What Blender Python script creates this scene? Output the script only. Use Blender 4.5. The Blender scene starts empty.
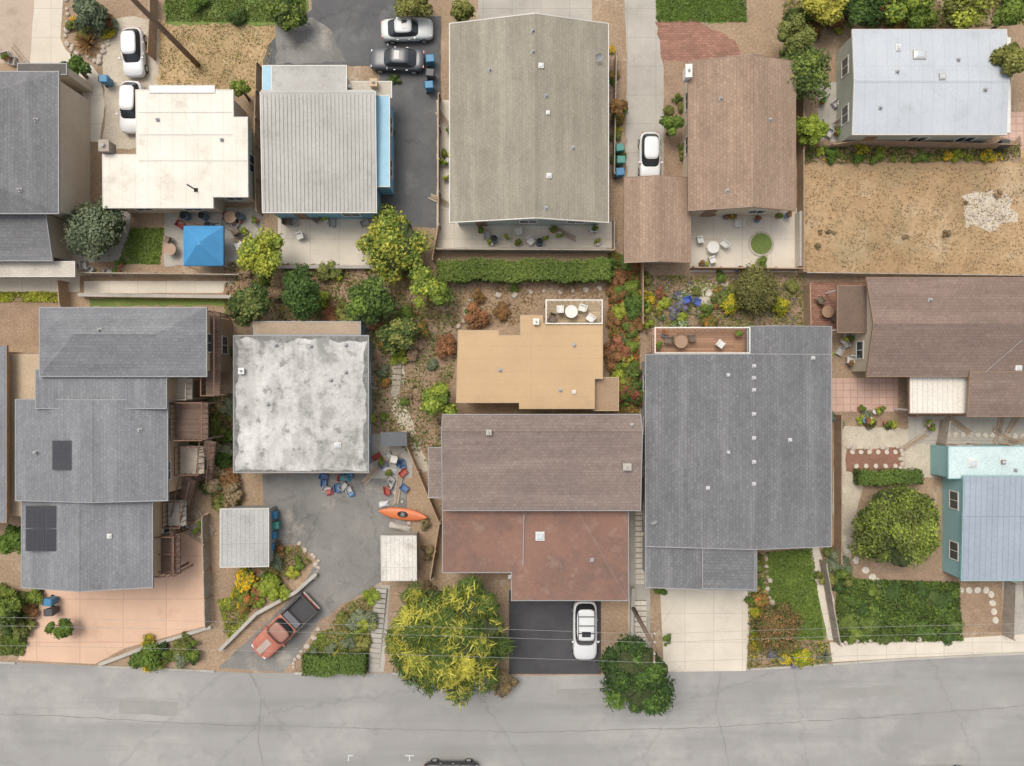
import bpy, math, random, bmesh
import numpy as np
from mathutils import Vector
random.seed(7)
S=12.0; CH=57.0
def W(px,py,h=0.0):
    k=(CH-h)/CH
    return ((px-512)/S*k,(383-py)/S*k)
sc=bpy.context.scene
COL=sc.collection
# ------------------------------------------------------------ materials
def lin(c): return (c[0],c[1],c[2],1.0)
def mat(name,c1,c2=None,ls=.35,fs=9,fa=.2,rough=.85,bump=.15,pat=None,pw=.3,ph=.14,pa=.2,rot=0,
        stain=None,sts=.25,stt=.56,sta=.85,crack=0,ca=.72,metal=0,spec=.3,streak=None,speck=None):
    m=bpy.data.materials.new(name); m.use_nodes=True
    nt=m.node_tree; N=nt.nodes; Lk=nt.links
    b=N['Principled BSDF']
    b.inputs['Roughness'].default_value=rough; b.inputs['Metallic'].default_value=metal
    b.inputs['Specular IOR Level'].default_value=spec
    tc=N.new('ShaderNodeTexCoord'); mp=N.new('ShaderNodeMapping')
    mp.inputs['Rotation'].default_value[2]=math.radians(rot)
    Lk.new(tc.outputs['Object'],mp.inputs['Vector'])
    V=mp.outputs['Vector']
    if c2 is None: c2=tuple(x*.8 for x in c1)
    def noise(s,d=5,r=.6,vec=V):
        n=N.new('ShaderNodeTexNoise'); n.inputs['Scale'].default_value=s
        n.inputs['Detail'].default_value=d; n.inputs['Roughness'].default_value=r
        Lk.new(vec,n.inputs['Vector']); return n.outputs['Fac']
    def mr(inp,a,b_,c,d):
        n=N.new('ShaderNodeMapRange'); n.inputs[1].default_value=a;n.inputs[2].default_value=b_
        n.inputs[3].default_value=c;n.inputs[4].default_value=d; Lk.new(inp,n.inputs[0]); return n.outputs[0]
    def mix(f,a,b_,mode='MIX'):
        n=N.new('ShaderNodeMixRGB'); n.blend_type=mode
        for k,v in (('Fac',f),('Color1',a),('Color2',b_)):
            if isinstance(v,(int,float)): n.inputs[k].default_value=v
            elif isinstance(v,tuple): n.inputs[k].default_value=v
            else: Lk.new(v,n.inputs[k])
        return n.outputs['Color']
    c=mix(mr(noise(ls,6,.65),.35,.65,0,1),lin(c1),lin(c2))
    if stain is not None:
        c=mix(mr(noise(sts,9,.72),stt,stt+.13,0,sta),c,lin(stain))
    if streak is not None:
        mp2=N.new('ShaderNodeMapping'); mp2.inputs['Scale'].default_value=streak[1]
        Lk.new(V,mp2.inputs['Vector'])
        c=mix(mr(noise(1.0,5,.6,mp2.outputs['Vector']),.48,.7,0,streak[2]),c,lin(streak[0]))
    if speck is not None:
        c=mix(mr(noise(speck[1],4,.65),.56,.68,0,speck[2]),c,lin(speck[0]))
    f2=noise(fs,5,.7)
    c=mix(1.0,c,mr(f2,.3,.7,1-fa,1+fa),'MULTIPLY')
    if pat=='brick' or pat=='slab':
        br=N.new('ShaderNodeTexBrick'); br.inputs['Scale'].default_value=1.0
        br.inputs['Color1'].default_value=(1,1,1,1); q=1-pa; br.inputs['Color2'].default_value=(q,q,q,1)
        q=1-pa*1.5; br.inputs['Mortar'].default_value=(q,q,q,1)
        br.inputs['Brick Width'].default_value=pw; br.inputs['Row Height'].default_value=ph
        br.inputs['Mortar Size'].default_value=min(ph*.09,.02)
        if pat=='slab':
            br.offset=0.0; br.inputs['Color2'].default_value=(1-pa*.25,)*3+(1,)
        Lk.new(V,br.inputs['Vector']); c=mix(1.0,c,br.outputs['Color'],'MULTIPLY')
    if crack:
        vo=N.new('ShaderNodeTexVoronoi'); vo.feature='DISTANCE_TO_EDGE'; vo.inputs['Scale'].default_value=crack
        nn=N.new('ShaderNodeTexNoise'); nn.inputs['Scale'].default_value=1.2; nn.inputs['Detail'].default_value=6
        Lk.new(V,nn.inputs['Vector'])
        va=N.new('ShaderNodeVectorMath'); va.operation='MULTIPLY_ADD'; va.inputs[1].default_value=(1.6,1.6,0)
        Lk.new(nn.outputs['Color'],va.inputs[0]); Lk.new(V,va.inputs[2]); Lk.new(va.outputs[0],vo.inputs['Vector'])
        c=mix(1.0,c,mr(vo.outputs['Distance'],0,.01,ca,1),'MULTIPLY')
    Lk.new(c,b.inputs['Base Color'])
    if bump:
        bp=N.new('ShaderNodeBump'); bp.inputs['Strength'].default_value=bump; bp.inputs['Distance'].default_value=.03
        Lk.new(f2,bp.inputs['Height']); Lk.new(bp.outputs['Normal'],b.inputs['Normal'])
    return m
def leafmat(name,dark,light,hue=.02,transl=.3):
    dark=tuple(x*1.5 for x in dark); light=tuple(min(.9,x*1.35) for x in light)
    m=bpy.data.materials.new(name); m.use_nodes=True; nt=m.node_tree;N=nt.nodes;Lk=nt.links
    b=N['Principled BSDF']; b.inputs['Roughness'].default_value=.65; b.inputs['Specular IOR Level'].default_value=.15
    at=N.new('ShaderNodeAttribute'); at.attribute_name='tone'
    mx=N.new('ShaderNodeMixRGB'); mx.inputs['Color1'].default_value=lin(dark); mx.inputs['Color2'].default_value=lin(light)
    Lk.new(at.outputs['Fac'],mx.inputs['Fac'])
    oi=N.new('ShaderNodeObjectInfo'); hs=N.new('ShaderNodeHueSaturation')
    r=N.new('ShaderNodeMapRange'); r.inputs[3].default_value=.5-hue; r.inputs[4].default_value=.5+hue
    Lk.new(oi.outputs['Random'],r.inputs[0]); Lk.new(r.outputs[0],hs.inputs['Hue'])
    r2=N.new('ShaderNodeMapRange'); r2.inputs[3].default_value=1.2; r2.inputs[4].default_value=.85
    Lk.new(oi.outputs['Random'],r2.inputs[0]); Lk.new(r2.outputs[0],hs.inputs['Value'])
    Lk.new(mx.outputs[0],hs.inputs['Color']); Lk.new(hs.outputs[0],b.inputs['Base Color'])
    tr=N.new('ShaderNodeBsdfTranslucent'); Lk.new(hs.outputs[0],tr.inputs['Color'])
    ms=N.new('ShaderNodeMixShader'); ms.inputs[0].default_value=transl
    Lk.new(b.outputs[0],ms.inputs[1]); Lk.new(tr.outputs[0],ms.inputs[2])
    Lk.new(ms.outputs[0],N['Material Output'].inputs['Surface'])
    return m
_pc={}
def paint(c,rough=.5,metal=0,name='paint'):
    k=(c,rough,metal)
    if k not in _pc:
        _pc[k]=mat(name,c,tuple(x*.88 for x in c),ls=1.5,fs=14,fa=.08,rough=rough,bump=0.03,metal=metal,spec=.5)
    return _pc[k]
# ------------------------------------------------------------ mesh accumulator
class MB:
    def __init__(s): s.v=[];s.f=[];s.mi=[];s.cur=0
    def add(s,vs,fs):
        o=len(s.v); s.v+=[tuple(v) for v in vs]
        for f in fs: s.f.append(tuple(i+o for i in f)); s.mi.append(s.cur)
        return s
    def box(s,x0,x1,y0,y1,z0,z1):
        return s.add([(x0,y0,z0),(x1,y0,z0),(x1,y1,z0),(x0,y1,z0),(x0,y0,z1),(x1,y0,z1),(x1,y1,z1),(x0,y1,z1)],
          [(0,3,2,1),(4,5,6,7),(0,1,5,4),(1,2,6,5),(2,3,7,6),(3,0,4,7)])
    def fr(s,x0,x1,y0,y1,z0,a0,a1,b0,b1,z1):
        return s.add([(x0,y0,z0),(x1,y0,z0),(x1,y1,z0),(x0,y1,z0),(a0,b0,z1),(a1,b0,z1),(a1,b1,z1),(a0,b1,z1)],
          [(0,3,2,1),(4,5,6,7),(0,1,5,4),(1,2,6,5),(2,3,7,6),(3,0,4,7)])
    def prism(s,p,z0,z1):
        n=len(p); vs=[(x,y,z0) for x,y in p]+[(x,y,z1) for x,y in p]
        fs=[tuple(range(n-1,-1,-1)),tuple(range(n,2*n))]+[(i,(i+1)%n,n+(i+1)%n,n+i) for i in range(n)]
        return s.add(vs,fs)
    def cyl(s,x,y,z0,z1,r,r1=None,n=14):
        r1=r if r1 is None else r1
        vs=[(x+r*math.cos(2*math.pi*i/n),y+r*math.sin(2*math.pi*i/n),z0) for i in range(n)]
        vs+=[(x+r1*math.cos(2*math.pi*i/n),y+r1*math.sin(2*math.pi*i/n),z1) for i in range(n)]
        return s.add(vs,[tuple(range(n-1,-1,-1)),tuple(range(n,2*n))]+[(i,(i+1)%n,n+(i+1)%n,n+i) for i in range(n)])
    def tube(s,pts,rad,n=8):
        pts=[Vector(p) for p in pts]
        if not hasattr(rad,'__len__'): rad=[rad]*len(pts)
        vs=[];m=len(pts)
        for i,p in enumerate(pts):
            d=(pts[min(i+1,m-1)]-pts[max(i-1,0)]).normalized()
            u=d.orthogonal().normalized() if i==0 else (u-d*u.dot(d)).normalized()
            w=d.cross(u)
            for k in range(n):
                a=2*math.pi*k/n; vs.append(tuple(p+(u*math.cos(a)+w*math.sin(a))*rad[i]))
        fs=[(i*n+k,i*n+(k+1)%n,(i+1)*n+(k+1)%n,(i+1)*n+k) for i in range(m-1) for k in range(n)]
        fs+=[tuple(range(n-1,-1,-1)),tuple(range((m-1)*n,m*n))]
        return s.add(vs,fs)
    def mesh(s,name,mats,smooth=False):
        me=bpy.data.meshes.new(name); me.from_pydata(s.v,[],s.f)
        if not isinstance(mats,(list,tuple)): mats=[mats]
        for m in mats: me.materials.append(m)
        me.polygons.foreach_set('material_index',s.mi)
        if smooth: me.polygons.foreach_set('use_smooth',[True]*len(s.f))
        me.update(); return me
    def obj(s,name,mats,parent=None,loc=(0,0,0),rotz=0,smooth=False,label=None,bevel=0,sub=0,**k):
        return place(name,s.mesh(name,mats,smooth),parent,loc,rotz,label,bevel,sub,**k)
def place(name,me,parent=None,loc=(0,0,0),rotz=0,label=None,bevel=0,sub=0,cat=None,group=None,kind=None,scale=None):
    o=bpy.data.objects.new(name,me); COL.objects.link(o)
    o.location=loc; o.rotation_euler=(0,0,rotz)
    if scale: o.scale=scale
    if parent is not None: o.parent=parent
    if label: o['label']=label
    if cat: o['category']=cat
    if group: o['group']=group
    if kind: o['kind']=kind
    if bevel:
        b=o.modifiers.new('b','BEVEL'); b.width=bevel; b.segments=3 if bevel>.04 else 2; b.limit_method='ANGLE'
    if sub:
        b=o.modifiers.new('s','SUBSURF'); b.levels=sub; b.render_levels=sub
    return o
def empty(name,label,cat,loc,rotz=0,group=None):
    o=bpy.data.objects.new(name,None); COL.objects.link(o); o.empty_display_size=.3
    o.location=loc; o.rotation_euler=(0,0,rotz); o['label']=label; o['category']=cat
    if group: o['group']=group
    return o
def clone(root,loc,rotz=0,scale=1,label=None):
    n=root.copy(); COL.objects.link(n); n.location=loc; n.rotation_euler=(0,0,rotz)
    n.scale=(scale,)*3 if not hasattr(scale,'__len__') else scale
    if label: n['label']=label
    for c in list(root.children):
        d=c.copy(); COL.objects.link(d); d.parent=n
        for e in list(c.children):
            g=e.copy(); COL.objects.link(g); g.parent=d
    return n
def offset(p,d):
    n=len(p);out=[]
    for i in range(n):
        a=Vector(p[i-1][:2]);b=Vector(p[i][:2]);c=Vector(p[(i+1)%n][:2])
        e1=(b-a).normalized();e2=(c-b).normalized()
        n1=Vector((e1.y,-e1.x));n2=Vector((e2.y,-e2.x)); m=(n1+n2)
        m=m/ max(m.length_squared,1e-6)*2
        out.append((b.x+m.x*d,b.y+m.y*d))
    return out
def ccw(p):
    a=sum(p[i][0]*p[(i+1)%len(p)][1]-p[(i+1)%len(p)][0]*p[i][1] for i in range(len(p)))
    return p if a>0 else p[::-1]
def inpoly(x,y,p):
    r=False;n=len(p)
    for i in range(n):
        x1,y1=p[i];x2,y2=p[(i+1)%n]
        if (y1>y)!=(y2>y) and x<(x2-x1)*(y-y1)/(y2-y1)+x1: r=not r
    return r
# ------------------------------------------------------------ palette
m_ground=mat('soil',(.33,.235,.155),(.245,.175,.115),ls=.25,fs=5,fa=.28,bump=.4,stain=(.4,.33,.24),sts=.4,stt=.55)
m_mulch=mat('mulch',(.23,.155,.105),(.3,.215,.145),ls=.8,fs=8,fa=.35,bump=.5)
m_lot=mat('dry_earth',(.4,.275,.155),(.28,.185,.1),ls=.11,fs=3,fa=.2,bump=.4,stain=(.43,.34,.23),sts=.2,stt=.52,sta=.7,speck=((.2,.145,.075),.55,.6),streak=((.25,.2,.11),(.3,.3,1),.6))
m_rubble=mat('pale_rubble',(.5,.44,.36),(.4,.34,.26),ls=.8,fs=6,fa=.35,bump=.6)
m_gold=mat('dry_grass_earth',(.43,.3,.16),(.3,.21,.11),ls=.22,fs=4,fa=.25,bump=.4,stain=(.22,.19,.1),sts=.35,stt=.52,sta=.6,speck=((.5,.38,.23),1.4,.5))
m_road=mat('road_asphalt',(.29,.283,.272),(.25,.243,.235),ls=.12,fs=16,fa=.08,bump=.15,stain=(.345,.335,.32),sts=.09,stt=.5,crack=.06,ca=.88,streak=((.2,.196,.19),(.035,.5,1),.7),speck=((.2,.195,.19),.6,.35))
m_asph=mat('dark_asphalt',(.085,.086,.09),(.12,.12,.12),ls=.3,fs=18,fa=.18,crack=.12,ca=.8,speck=((.17,.165,.16),.5,.5))
m_asph2=mat('worn_asphalt',(.22,.21,.195),(.15,.145,.138),ls=.3,fs=14,fa=.22,crack=.2,ca=.75,stain=(.33,.3,.26),sts=.28,stt=.54,speck=((.11,.105,.1),.7,.6))
m_blk=mat('fresh_asphalt',(.05,.05,.055),(.07,.07,.073),ls=.4,fs=18,fa=.22)
m_conc=mat('concrete',(.6,.545,.46),(.51,.46,.385),ls=.3,fs=10,fa=.09,pat='slab',pw=2.4,ph=2.4,pa=.2,stain=(.4,.35,.29),sts=.35,stt=.56,sta=.6)
m_concd=mat('grey_concrete',(.42,.39,.345),(.33,.31,.275),ls=.3,fs=10,fa=.12,pat='slab',pw=2.4,ph=2.4,pa=.18,stain=(.25,.22,.19),sts=.4,stt=.54,sta=.6)
m_concp=mat('pink_concrete',(.62,.42,.305),(.54,.365,.265),ls=.25,fs=12,fa=.08,pat='slab',pw=3.6,ph=3.6,pa=.25,stain=(.44,.29,.2),sts=.3,stt=.56,sta=.65)
m_brick=mat('brick_paving',(.36,.19,.135),(.28,.15,.11),ls=.5,fs=8,fa=.15,pat='brick',pw=.4,ph=.2,pa=.3)
m_pav=mat('pink_paving',(.55,.37,.3),(.46,.31,.25),ls=.5,fs=8,fa=.15,pat='slab',pw=.6,ph=.6,pa=.3)
m_grav=mat('gravel',(.5,.44,.35),(.39,.34,.27),ls=.7,fs=12,fa=.3,bump=.5)
m_grass=mat('lawn_grass',(.15,.21,.05),(.12,.16,.045),ls=.4,fs=8,fa=.3,bump=.4,stain=(.22,.23,.09),sts=.5,stt=.58,sta=.6)
m_wood=mat('fence_wood',(.3,.2,.13),(.36,.26,.18),ls=1.2,fs=10,fa=.25)
m_woodg=mat('weathered_wood',(.38,.33,.27),(.27,.23,.19),ls=1.2,fs=10,fa=.25)
m_woodr=mat('redwood_timber',(.185,.105,.075),(.14,.085,.062),ls=1.2,fs=10,fa=.25)
m_deck=mat('deck_boards',(.36,.24,.15),(.28,.18,.12),ls=.8,fs=9,fa=.15,pat='brick',pw=3.,ph=.14,pa=.35)
m_deckr=mat('dark_deck_boards',(.19,.125,.095),(.15,.1,.078),ls=.8,fs=9,fa=.15,pat='brick',pw=3.,ph=.14,pa=.3)
m_glass=mat('window_glass',(.05,.07,.08),(.03,.04,.05),rough=.08,bump=0,spec=.8,fa=.05)
m_car_glass=mat('car_glass',(.02,.024,.028),(.03,.034,.038),rough=.1,bump=0,spec=.7,fa=.03)
m_rub=mat('rubber',(.025,.025,.025),rough=.8)
m_metal=mat('bare_metal',(.5,.5,.5),(.42,.42,.42),rough=.45,metal=.6,bump=.03)
m_flash=mat('galvanised_flashing',(.36,.36,.36),(.28,.28,.28),ls=2,rough=.6,bump=.03)
m_palev=mat('pale_vent_metal',(.5,.5,.5))
m_white=paint((.68,.66,.62),.5); m_stone=mat('stone',(.48,.42,.35),(.36,.31,.26),ls=1.5,fs=8,fa=.3,bump=.4)
m_bark=mat('bark',(.18,.13,.09),(.11,.085,.06),ls=2,fs=12,fa=.35,bump=.6)
m_pole=mat('pole_wood',(.15,.1,.07),(.21,.15,.11),ls=1.2,fs=12,fa=.3)
def shingle(name,c,rot=0,stain=None,pa=.16,c2=None,**k):
    st=tuple(min(.9,x*1.28+.01) for x in c)
    return mat(name,c,c2 or tuple(x*.84 for x in c),ls=.2,fs=6,fa=.13,pat='brick',pw=.32,ph=.24,pa=pa,rot=rot,stain=stain or tuple(x*.72 for x in c),sts=.45,stt=.56,sta=.6,bump=.3,rough=.95,spec=.15,streak=(st,(.1,1.1,1),.55),**k)
# ------------------------------------------------------------ ground and patches
PT=[]
def jag(p,amp,step=.5):
    out=[];n=len(p)
    for i in range(n):
        a=p[i];b=p[(i+1)%n];L=math.dist(a,b);k=max(1,int(L/step))
        nx,ny=(b[1]-a[1])/max(L,1e-6),-(b[0]-a[0])/max(L,1e-6)
        for j in range(k):
            t=j/k; r=random.uniform(-amp,amp)
            out.append((a[0]+(b[0]-a[0])*t+nx*r,a[1]+(b[1]-a[1])*t+ny*r))
    return out
def patch(name,pp,m,rough=0,label=None):
    p=ccw([W(*q) for q in pp])
    if rough: p=jag(p,rough)
    bb=(min(x for x,y in p),min(y for x,y in p),max(x for x,y in p),max(y for x,y in p))
    lv=1
    for b,l in PT:
        if not(b[2]<bb[0] or b[0]>bb[2] or b[3]<bb[1] or b[1]>bb[3]): lv=max(lv,l+1)
    PT.append((bb,lv)); z=lv*.004
    mb=MB(); mb.add([(x,y,z) for x,y in p],[tuple(range(len(p)))])
    return mb.obj(name,m,kind='structure',label=label)
def R(a,b,c,d): return [(a,b),(c,b),(c,d),(a,d)]
g=MB(); g.add([(-300,-300,0),(300,-300,0),(300,300,0),(-300,300,0)],[(0,1,2,3)]); g.obj('ground',m_ground,kind='structure',label='dry brown soil between the houses')
road_top=[(-900,655),(0,662),(150,668),(250,673),(400,673),(500,676),(600,675),(700,671),(800,666),(900,659),(1024,653),(1900,600)]
patch('road',road_top+[(1900,830),(1024,800),(500,812),(-900,800)],m_road,label='worn grey asphalt street')
patch('road_shoulder',[(-900,800),(500,812),(1024,800),(1900,830),(1900,850),(1024,822),(500,834),(-900,822)],m_conc)
patch('patio',[(-60,-30),(38,-30),(34,62),(-60,66)],mat('tan_concrete',(.42,.34,.27),(.36,.29,.23),ls=.4,fs=8,fa=.12,stain=(.28,.22,.17),sts=.4),.03)
patch('path',[(36,-20),(64,-20),(62,20),(60,38),(66,50),(78,60),(92,66),(100,76),(105,105),(100,142),(84,142),(86,110),(82,92),(72,78),(58,68),(30,64)],m_conc,.03)
patch('driveway',R(104,18,160,150),m_grav,.15)
patch('yard',[(158,22),(275,22),(272,70),(262,95),(158,92)],m_gold,.2)
patch('lawn',[(165,-30),(308,-30),(308,20),(270,26),(165,24)],m_grass,.2)
patch('driveway',[(310,-40),(398,-40),(398,16),(441,16),(441,150),(437,228),(372,224),(380,66),(345,66),(262,68),(268,45),(290,22),(312,10)],m_asph,.04)
patch('driveway',[(276,26),(312,16),(330,30),(345,62),(276,64)],m_asph2,.12)
patch('patio',R(278,214,377,268),m_conc)
patch('patio',R(478,-30,592,32),m_concd)
patch('path',[(437,100),(452,100),(455,222),(612,222),(614,248),(437,248)],m_conc,.03)
patch('driveway',[(622,-60),(655,-60),(664,60),(664,180),(625,180),(627,60)],m_concd,.03)
patch('lawn',R(656,-30,746,22),m_grass,.2)
patch('patio',[(656,22),(690,18),(735,40),(742,62),(664,70)],m_brick,.1)
patch('garden_bed',[(664,60),(690,62),(690,178),(664,178)],m_mulch,.05)
patch('patio',R(690,208,798,272),m_conc)
patch('patio',R(1000,112,1080,150),m_pav)
patch('patio',R(818,82,856,142),m_concd)
patch('yard',[(797,150),(1120,148),(1120,278),(797,276)],m_lot,.1,label='bare dry brown earth lot')
patch('rubble',[(962,196),(985,190),(1012,200),(1016,222),(990,232),(966,226)],m_rubble,.35)
patch('garden_bed',[(797,142),(1020,138),(1020,160),(797,164)],m_mulch,.3)
patch('path',R(84,281,246,293),m_conc,.02)
patch('path',R(-60,292,66,345),m_mulch,.1)
patch('lawn',[(90,298),(230,298),(230,306),(90,306)],m_grass,.1)
patch('driveway',[(18,660),(46,588),(150,574),(150,552),(208,512),(213,624),(170,636),(125,648),(95,664)],m_concp)
patch('driveway',[(262,474),(380,474),(402,452),(409,520),(386,578),(346,604),(318,622),(298,655),(284,672),(218,668),(248,640),(300,590),(318,560),(300,545),(266,545)],m_asph2,.05)
patch('yard',R(368,430,412,478),m_concd,.05)
patch('path',[(376,585),(390,585),(384,672),(366,672)],m_concd,.03)
patch('driveway',R(509,590,601,674),m_blk)
patch('path',R(628,505,650,672),m_concd,.03)
patch('driveway',[(660,587),(752,587),(746,671),(664,672)],m_conc)
patch('lawn',[(766,552),(818,548),(826,640),(772,640)],m_grass,.2)
patch('pavement',[(830,642),(930,640),(1024,634),(1200,620),(1200,648),(1024,652),(900,658),(832,662)],m_conc)
patch('garden_bed',[(826,560),(958,574),(962,640),(834,642)],m_mulch,.15)
patch('garden_bed',R(952,578,1002,632),m_mulch,.1)
patch('path',[(1002,578),(1022,578),(1026,634),(1004,634)],m_concd,.03)
patch('path',[(836,426),(936,430),(936,478),(868,474),(858,500),(850,560),(838,560),(832,500)],m_grav,.1)
patch('patio',R(832,378,898,412),m_pav)
patch('garden_bed',R(832,412,908,426),m_mulch,.1)
patch('garden_bed',R(846,448,902,472),mat('red_mulch',(.26,.13,.09),(.18,.1,.07),ls=1,fs=8,fa=.3),.1)
patch('path',R(908,416,1060,444),m_concd,.03)
patch('lawn',[(131,228),(164,228),(160,264),(118,264)],m_grass,.1)
patch('patio',R(66,210,130,262),m_concd,.05)
patch('yard',R(165,208,262,266),m_concd,.1)
patch('patio',R(-60,255,80,292),m_conc)
patch('lawn',[(218,600),(262,590),(250,622),(232,640)],m_grass,.2)
patch('garden_bed',[(252,548),(300,546),(314,562),(262,606),(222,640),(222,600)],m_mulch,.2)
patch('garden_bed',[(340,606),(374,590),(368,672),(292,672),(318,630)],m_mulch,.15)
patch('lawn',[(318,632),(370,622),(368,656),(302,664)],m_grass,.15)
patch('yard',[(364,300),(462,280),(612,282),(612,310),(458,330),(440,470),(410,440),(366,430)],m_mulch,.2)
patch('yard',[(448,284),(612,284),(612,306),(548,302),(520,318),(462,328)],m_ground,.3)
patch('path',[(392,350),(404,350),(404,400),(430,470),(418,474),(392,410)],m_grav,.1)
patch('garden_bed',[(752,545),(766,552),(772,640),(826,640),(828,664),(748,668)],m_mulch,.1)
patch('path',[(808,546),(818,546),(834,600),(836,640),(828,640)],m_conc,.03)
patch('garden_bed',R(636,278,806,330),m_mulch,.15)
patch('patio',[(686,284),(728,282),(732,308),(690,312)],m_grav,.1)
patch('patio',R(806,282,868,330),m_brick)
patch('garden_bed',R(610,262,638,412),m_mulch,.1)
patch('garden_bed',R(608,60,626,178),m_mulch,.1)
def wl(p,h=0): return [W(a,b,h) for a,b in p]
def strip(mb,pl,w,z0,z1):
    for i in range(len(pl)-1):
        a=Vector(pl[i]);b=Vector(pl[i+1]);d=(b-a).normalized();n=Vector((-d.y,d.x))*w/2
        mb.prism([tuple(a-n),tuple(b-n),tuple(b+n),tuple(a+n)],z0,z1)
for seg in ([(-300,659),(0,662),(16,663)],[(100,666),(150,668),(215,671)],[(295,673),(366,673)],[(392,673),(505,676)],[(604,675),(660,672)],[(750,669),(800,666),(828,664)],[(832,664),(900,659),(1024,653),(1300,638)]):
    mb=MB(); strip(mb,wl(seg),.18,0,.11); mb.obj('kerb',m_concd,kind='structure')
m_tar=mat('tar_seam',(.16,.155,.15),(.21,.2,.19),ls=1,fs=10)
m_rep=mat('asphalt_repair',(.24,.235,.225),(.275,.265,.25),ls=.6,fs=14,fa=.1)
for pp in ([(556,690),(640,686),(641,700),(557,704)],[(120,700),(178,702),(177,716),(119,713)],[(820,690),(905,684),(906,694),(821,701)]): patch('road_patch',pp,m_rep,.06)
for pl in ([(-100,712),(60,716),(200,724),(360,728),(520,732),(700,728),(860,718),(1024,706),(1200,690)],[(250,673),(262,700),(258,740),(270,790)],[(720,672),(716,710),(728,760),(724,800)]):
    p=wl(pl); q=[]
    for i in range(len(p)-1):
        n=max(2,int(math.dist(p[i],p[i+1])/.6))
        for j in range(n): t=j/n; q.append((p[i][0]+(p[i+1][0]-p[i][0])*t+random.uniform(-.06,.06),p[i][1]+(p[i+1][1]-p[i][1])*t+random.uniform(-.06,.06)))
    mb=MB(); 
    for i in range(len(q)-1):
        a=Vector(q[i]);b=Vector(q[i+1]);d=(b-a).normalized();n=Vector((-d.y,d.x))*random.uniform(.012,.03)
        z=.017
        mb.add([(a.x-n.x,a.y-n.y,z),(b.x-n.x,b.y-n.y,z),(b.x+n.x,b.y+n.y,z),(a.x+n.x,a.y+n.y,z)],[(0,1,2,3)])
    mb.obj('road_seam',m_tar,kind='structure')
mk=mat('road_paint',(.62,.62,.6),(.5,.5,.48),rough=.7)
mb=MB()
for (x,y,w,h) in ((348,755,5,1),(348,756,1,5),(405,755,9,1),(409,756,1,5)):
    a=W(x,y);b=W(x+w,y+h); mb.add([(a[0],b[1],.02),(b[0],b[1],.02),(b[0],a[1],.02),(a[0],a[1],.02)],[(0,1,2,3)])
mb.obj('road_marking',mk,kind='structure')
# ------------------------------------------------------------ foliage
def leafmesh(name,pos,nrm,size,tone,mats,midx=None,elong=1.0,tang=None,seed=0,wid=.55):
    rng=np.random.default_rng(seed); n=len(pos)
    nrm=nrm/np.linalg.norm(nrm,axis=1,keepdims=True)
    r=rng.normal(size=(n,3)) if tang is None else tang
    t=r-nrm*np.sum(r*nrm,axis=1,keepdims=True); t/=np.linalg.norm(t,axis=1,keepdims=True)+1e-9
    b=np.cross(nrm,t); s=(size*rng.uniform(.6,1.3,n))[:,None]
    V=np.empty((n,4,3)); V[:,0]=pos-t*s*elong; V[:,1]=pos-b*s*wid; V[:,2]=pos+t*s*elong-nrm*s*.35; V[:,3]=pos+b*s*wid
    me=bpy.data.meshes.new(name); me.vertices.add(4*n); me.vertices.foreach_set('co',V.reshape(-1))
    me.loops.add(4*n); me.loops.foreach_set('vertex_index',np.arange(4*n,dtype=np.int32))
    me.polygons.add(n); me.polygons.foreach_set('loop_start',np.arange(0,4*n,4,dtype=np.int32))
    for m in mats: me.materials.append(m)
    if midx is not None: me.polygons.foreach_set('material_index',midx.astype(np.int32))
    me.update(calc_edges=True)
    a=me.attributes.new('tone','FLOAT','FACE'); a.data.foreach_set('value',np.clip(tone,0,1).astype(np.float32))
    return me
def crownmesh(name,R_,Hh,n,leaf,seed,K,mats,flower=0,elong=1.0,z0=0,rag=.3,csz=.2,wid=.55):
    rng=np.random.default_rng(seed)
    d=rng.normal(size=(K,3)); d/=np.linalg.norm(d,axis=1,keepdims=True); d[:,2]=np.abs(d[:,2])*1.1-.25
    rr=rng.uniform(.25,.85,K)**.8
    C=d*rr[:,None]*np.array([R_,R_,Hh*.5]); cr=R_*rng.uniform(csz,csz+rag,K); ct=rng.uniform(0,1,K)
    idx=rng.integers(0,K,n); dd=rng.normal(size=(n,3)); dd/=np.linalg.norm(dd,axis=1,keepdims=True)
    dd[:,2]=np.where(dd[:,2]<-.3,-dd[:,2],dd[:,2])
    rad=cr[idx]*(1-.45*rng.uniform(0,1,n)**2+.14*rng.normal(size=n))
    P=C[idx]+dd*rad[:,None]*np.array([1,1,.8]); P[:,2]+=z0
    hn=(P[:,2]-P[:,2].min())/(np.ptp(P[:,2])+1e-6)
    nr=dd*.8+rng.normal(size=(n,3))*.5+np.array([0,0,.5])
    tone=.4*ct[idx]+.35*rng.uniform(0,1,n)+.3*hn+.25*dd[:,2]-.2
    mi=(rng.uniform(0,1,n)<flower*(.1+1.8*ct[idx])).astype(int)*(hn>.3) if flower else None
    return leafmesh(name,P,nr,leaf,tone,mats,mi,elong,tang=(dd+rng.normal(size=(n,3))*.4) if elong>1.2 else None,seed=seed,wid=wid),C,z0
G={}
G['green']=leafmat('leaf_green',(.04,.07,.015),(.18,.25,.05))
G['mid']=leafmat('leaf_mid_green',(.03,.055,.015),(.13,.19,.045))
G['dark']=leafmat('leaf_dark',(.02,.036,.012),(.1,.15,.045))
G['olive']=leafmat('leaf_olive',(.05,.06,.015),(.24,.25,.075))
G['dolive']=leafmat('leaf_dark_olive',(.035,.04,.014),(.17,.17,.06))
G['lime']=leafmat('leaf_lime',(.08,.11,.012),(.38,.42,.07))
G['yellow']=leafmat('leaf_yellow_green',(.09,.1,.015),(.5,.48,.09))
G['grey']=leafmat('leaf_grey_green',(.05,.065,.04),(.22,.25,.15))
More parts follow.
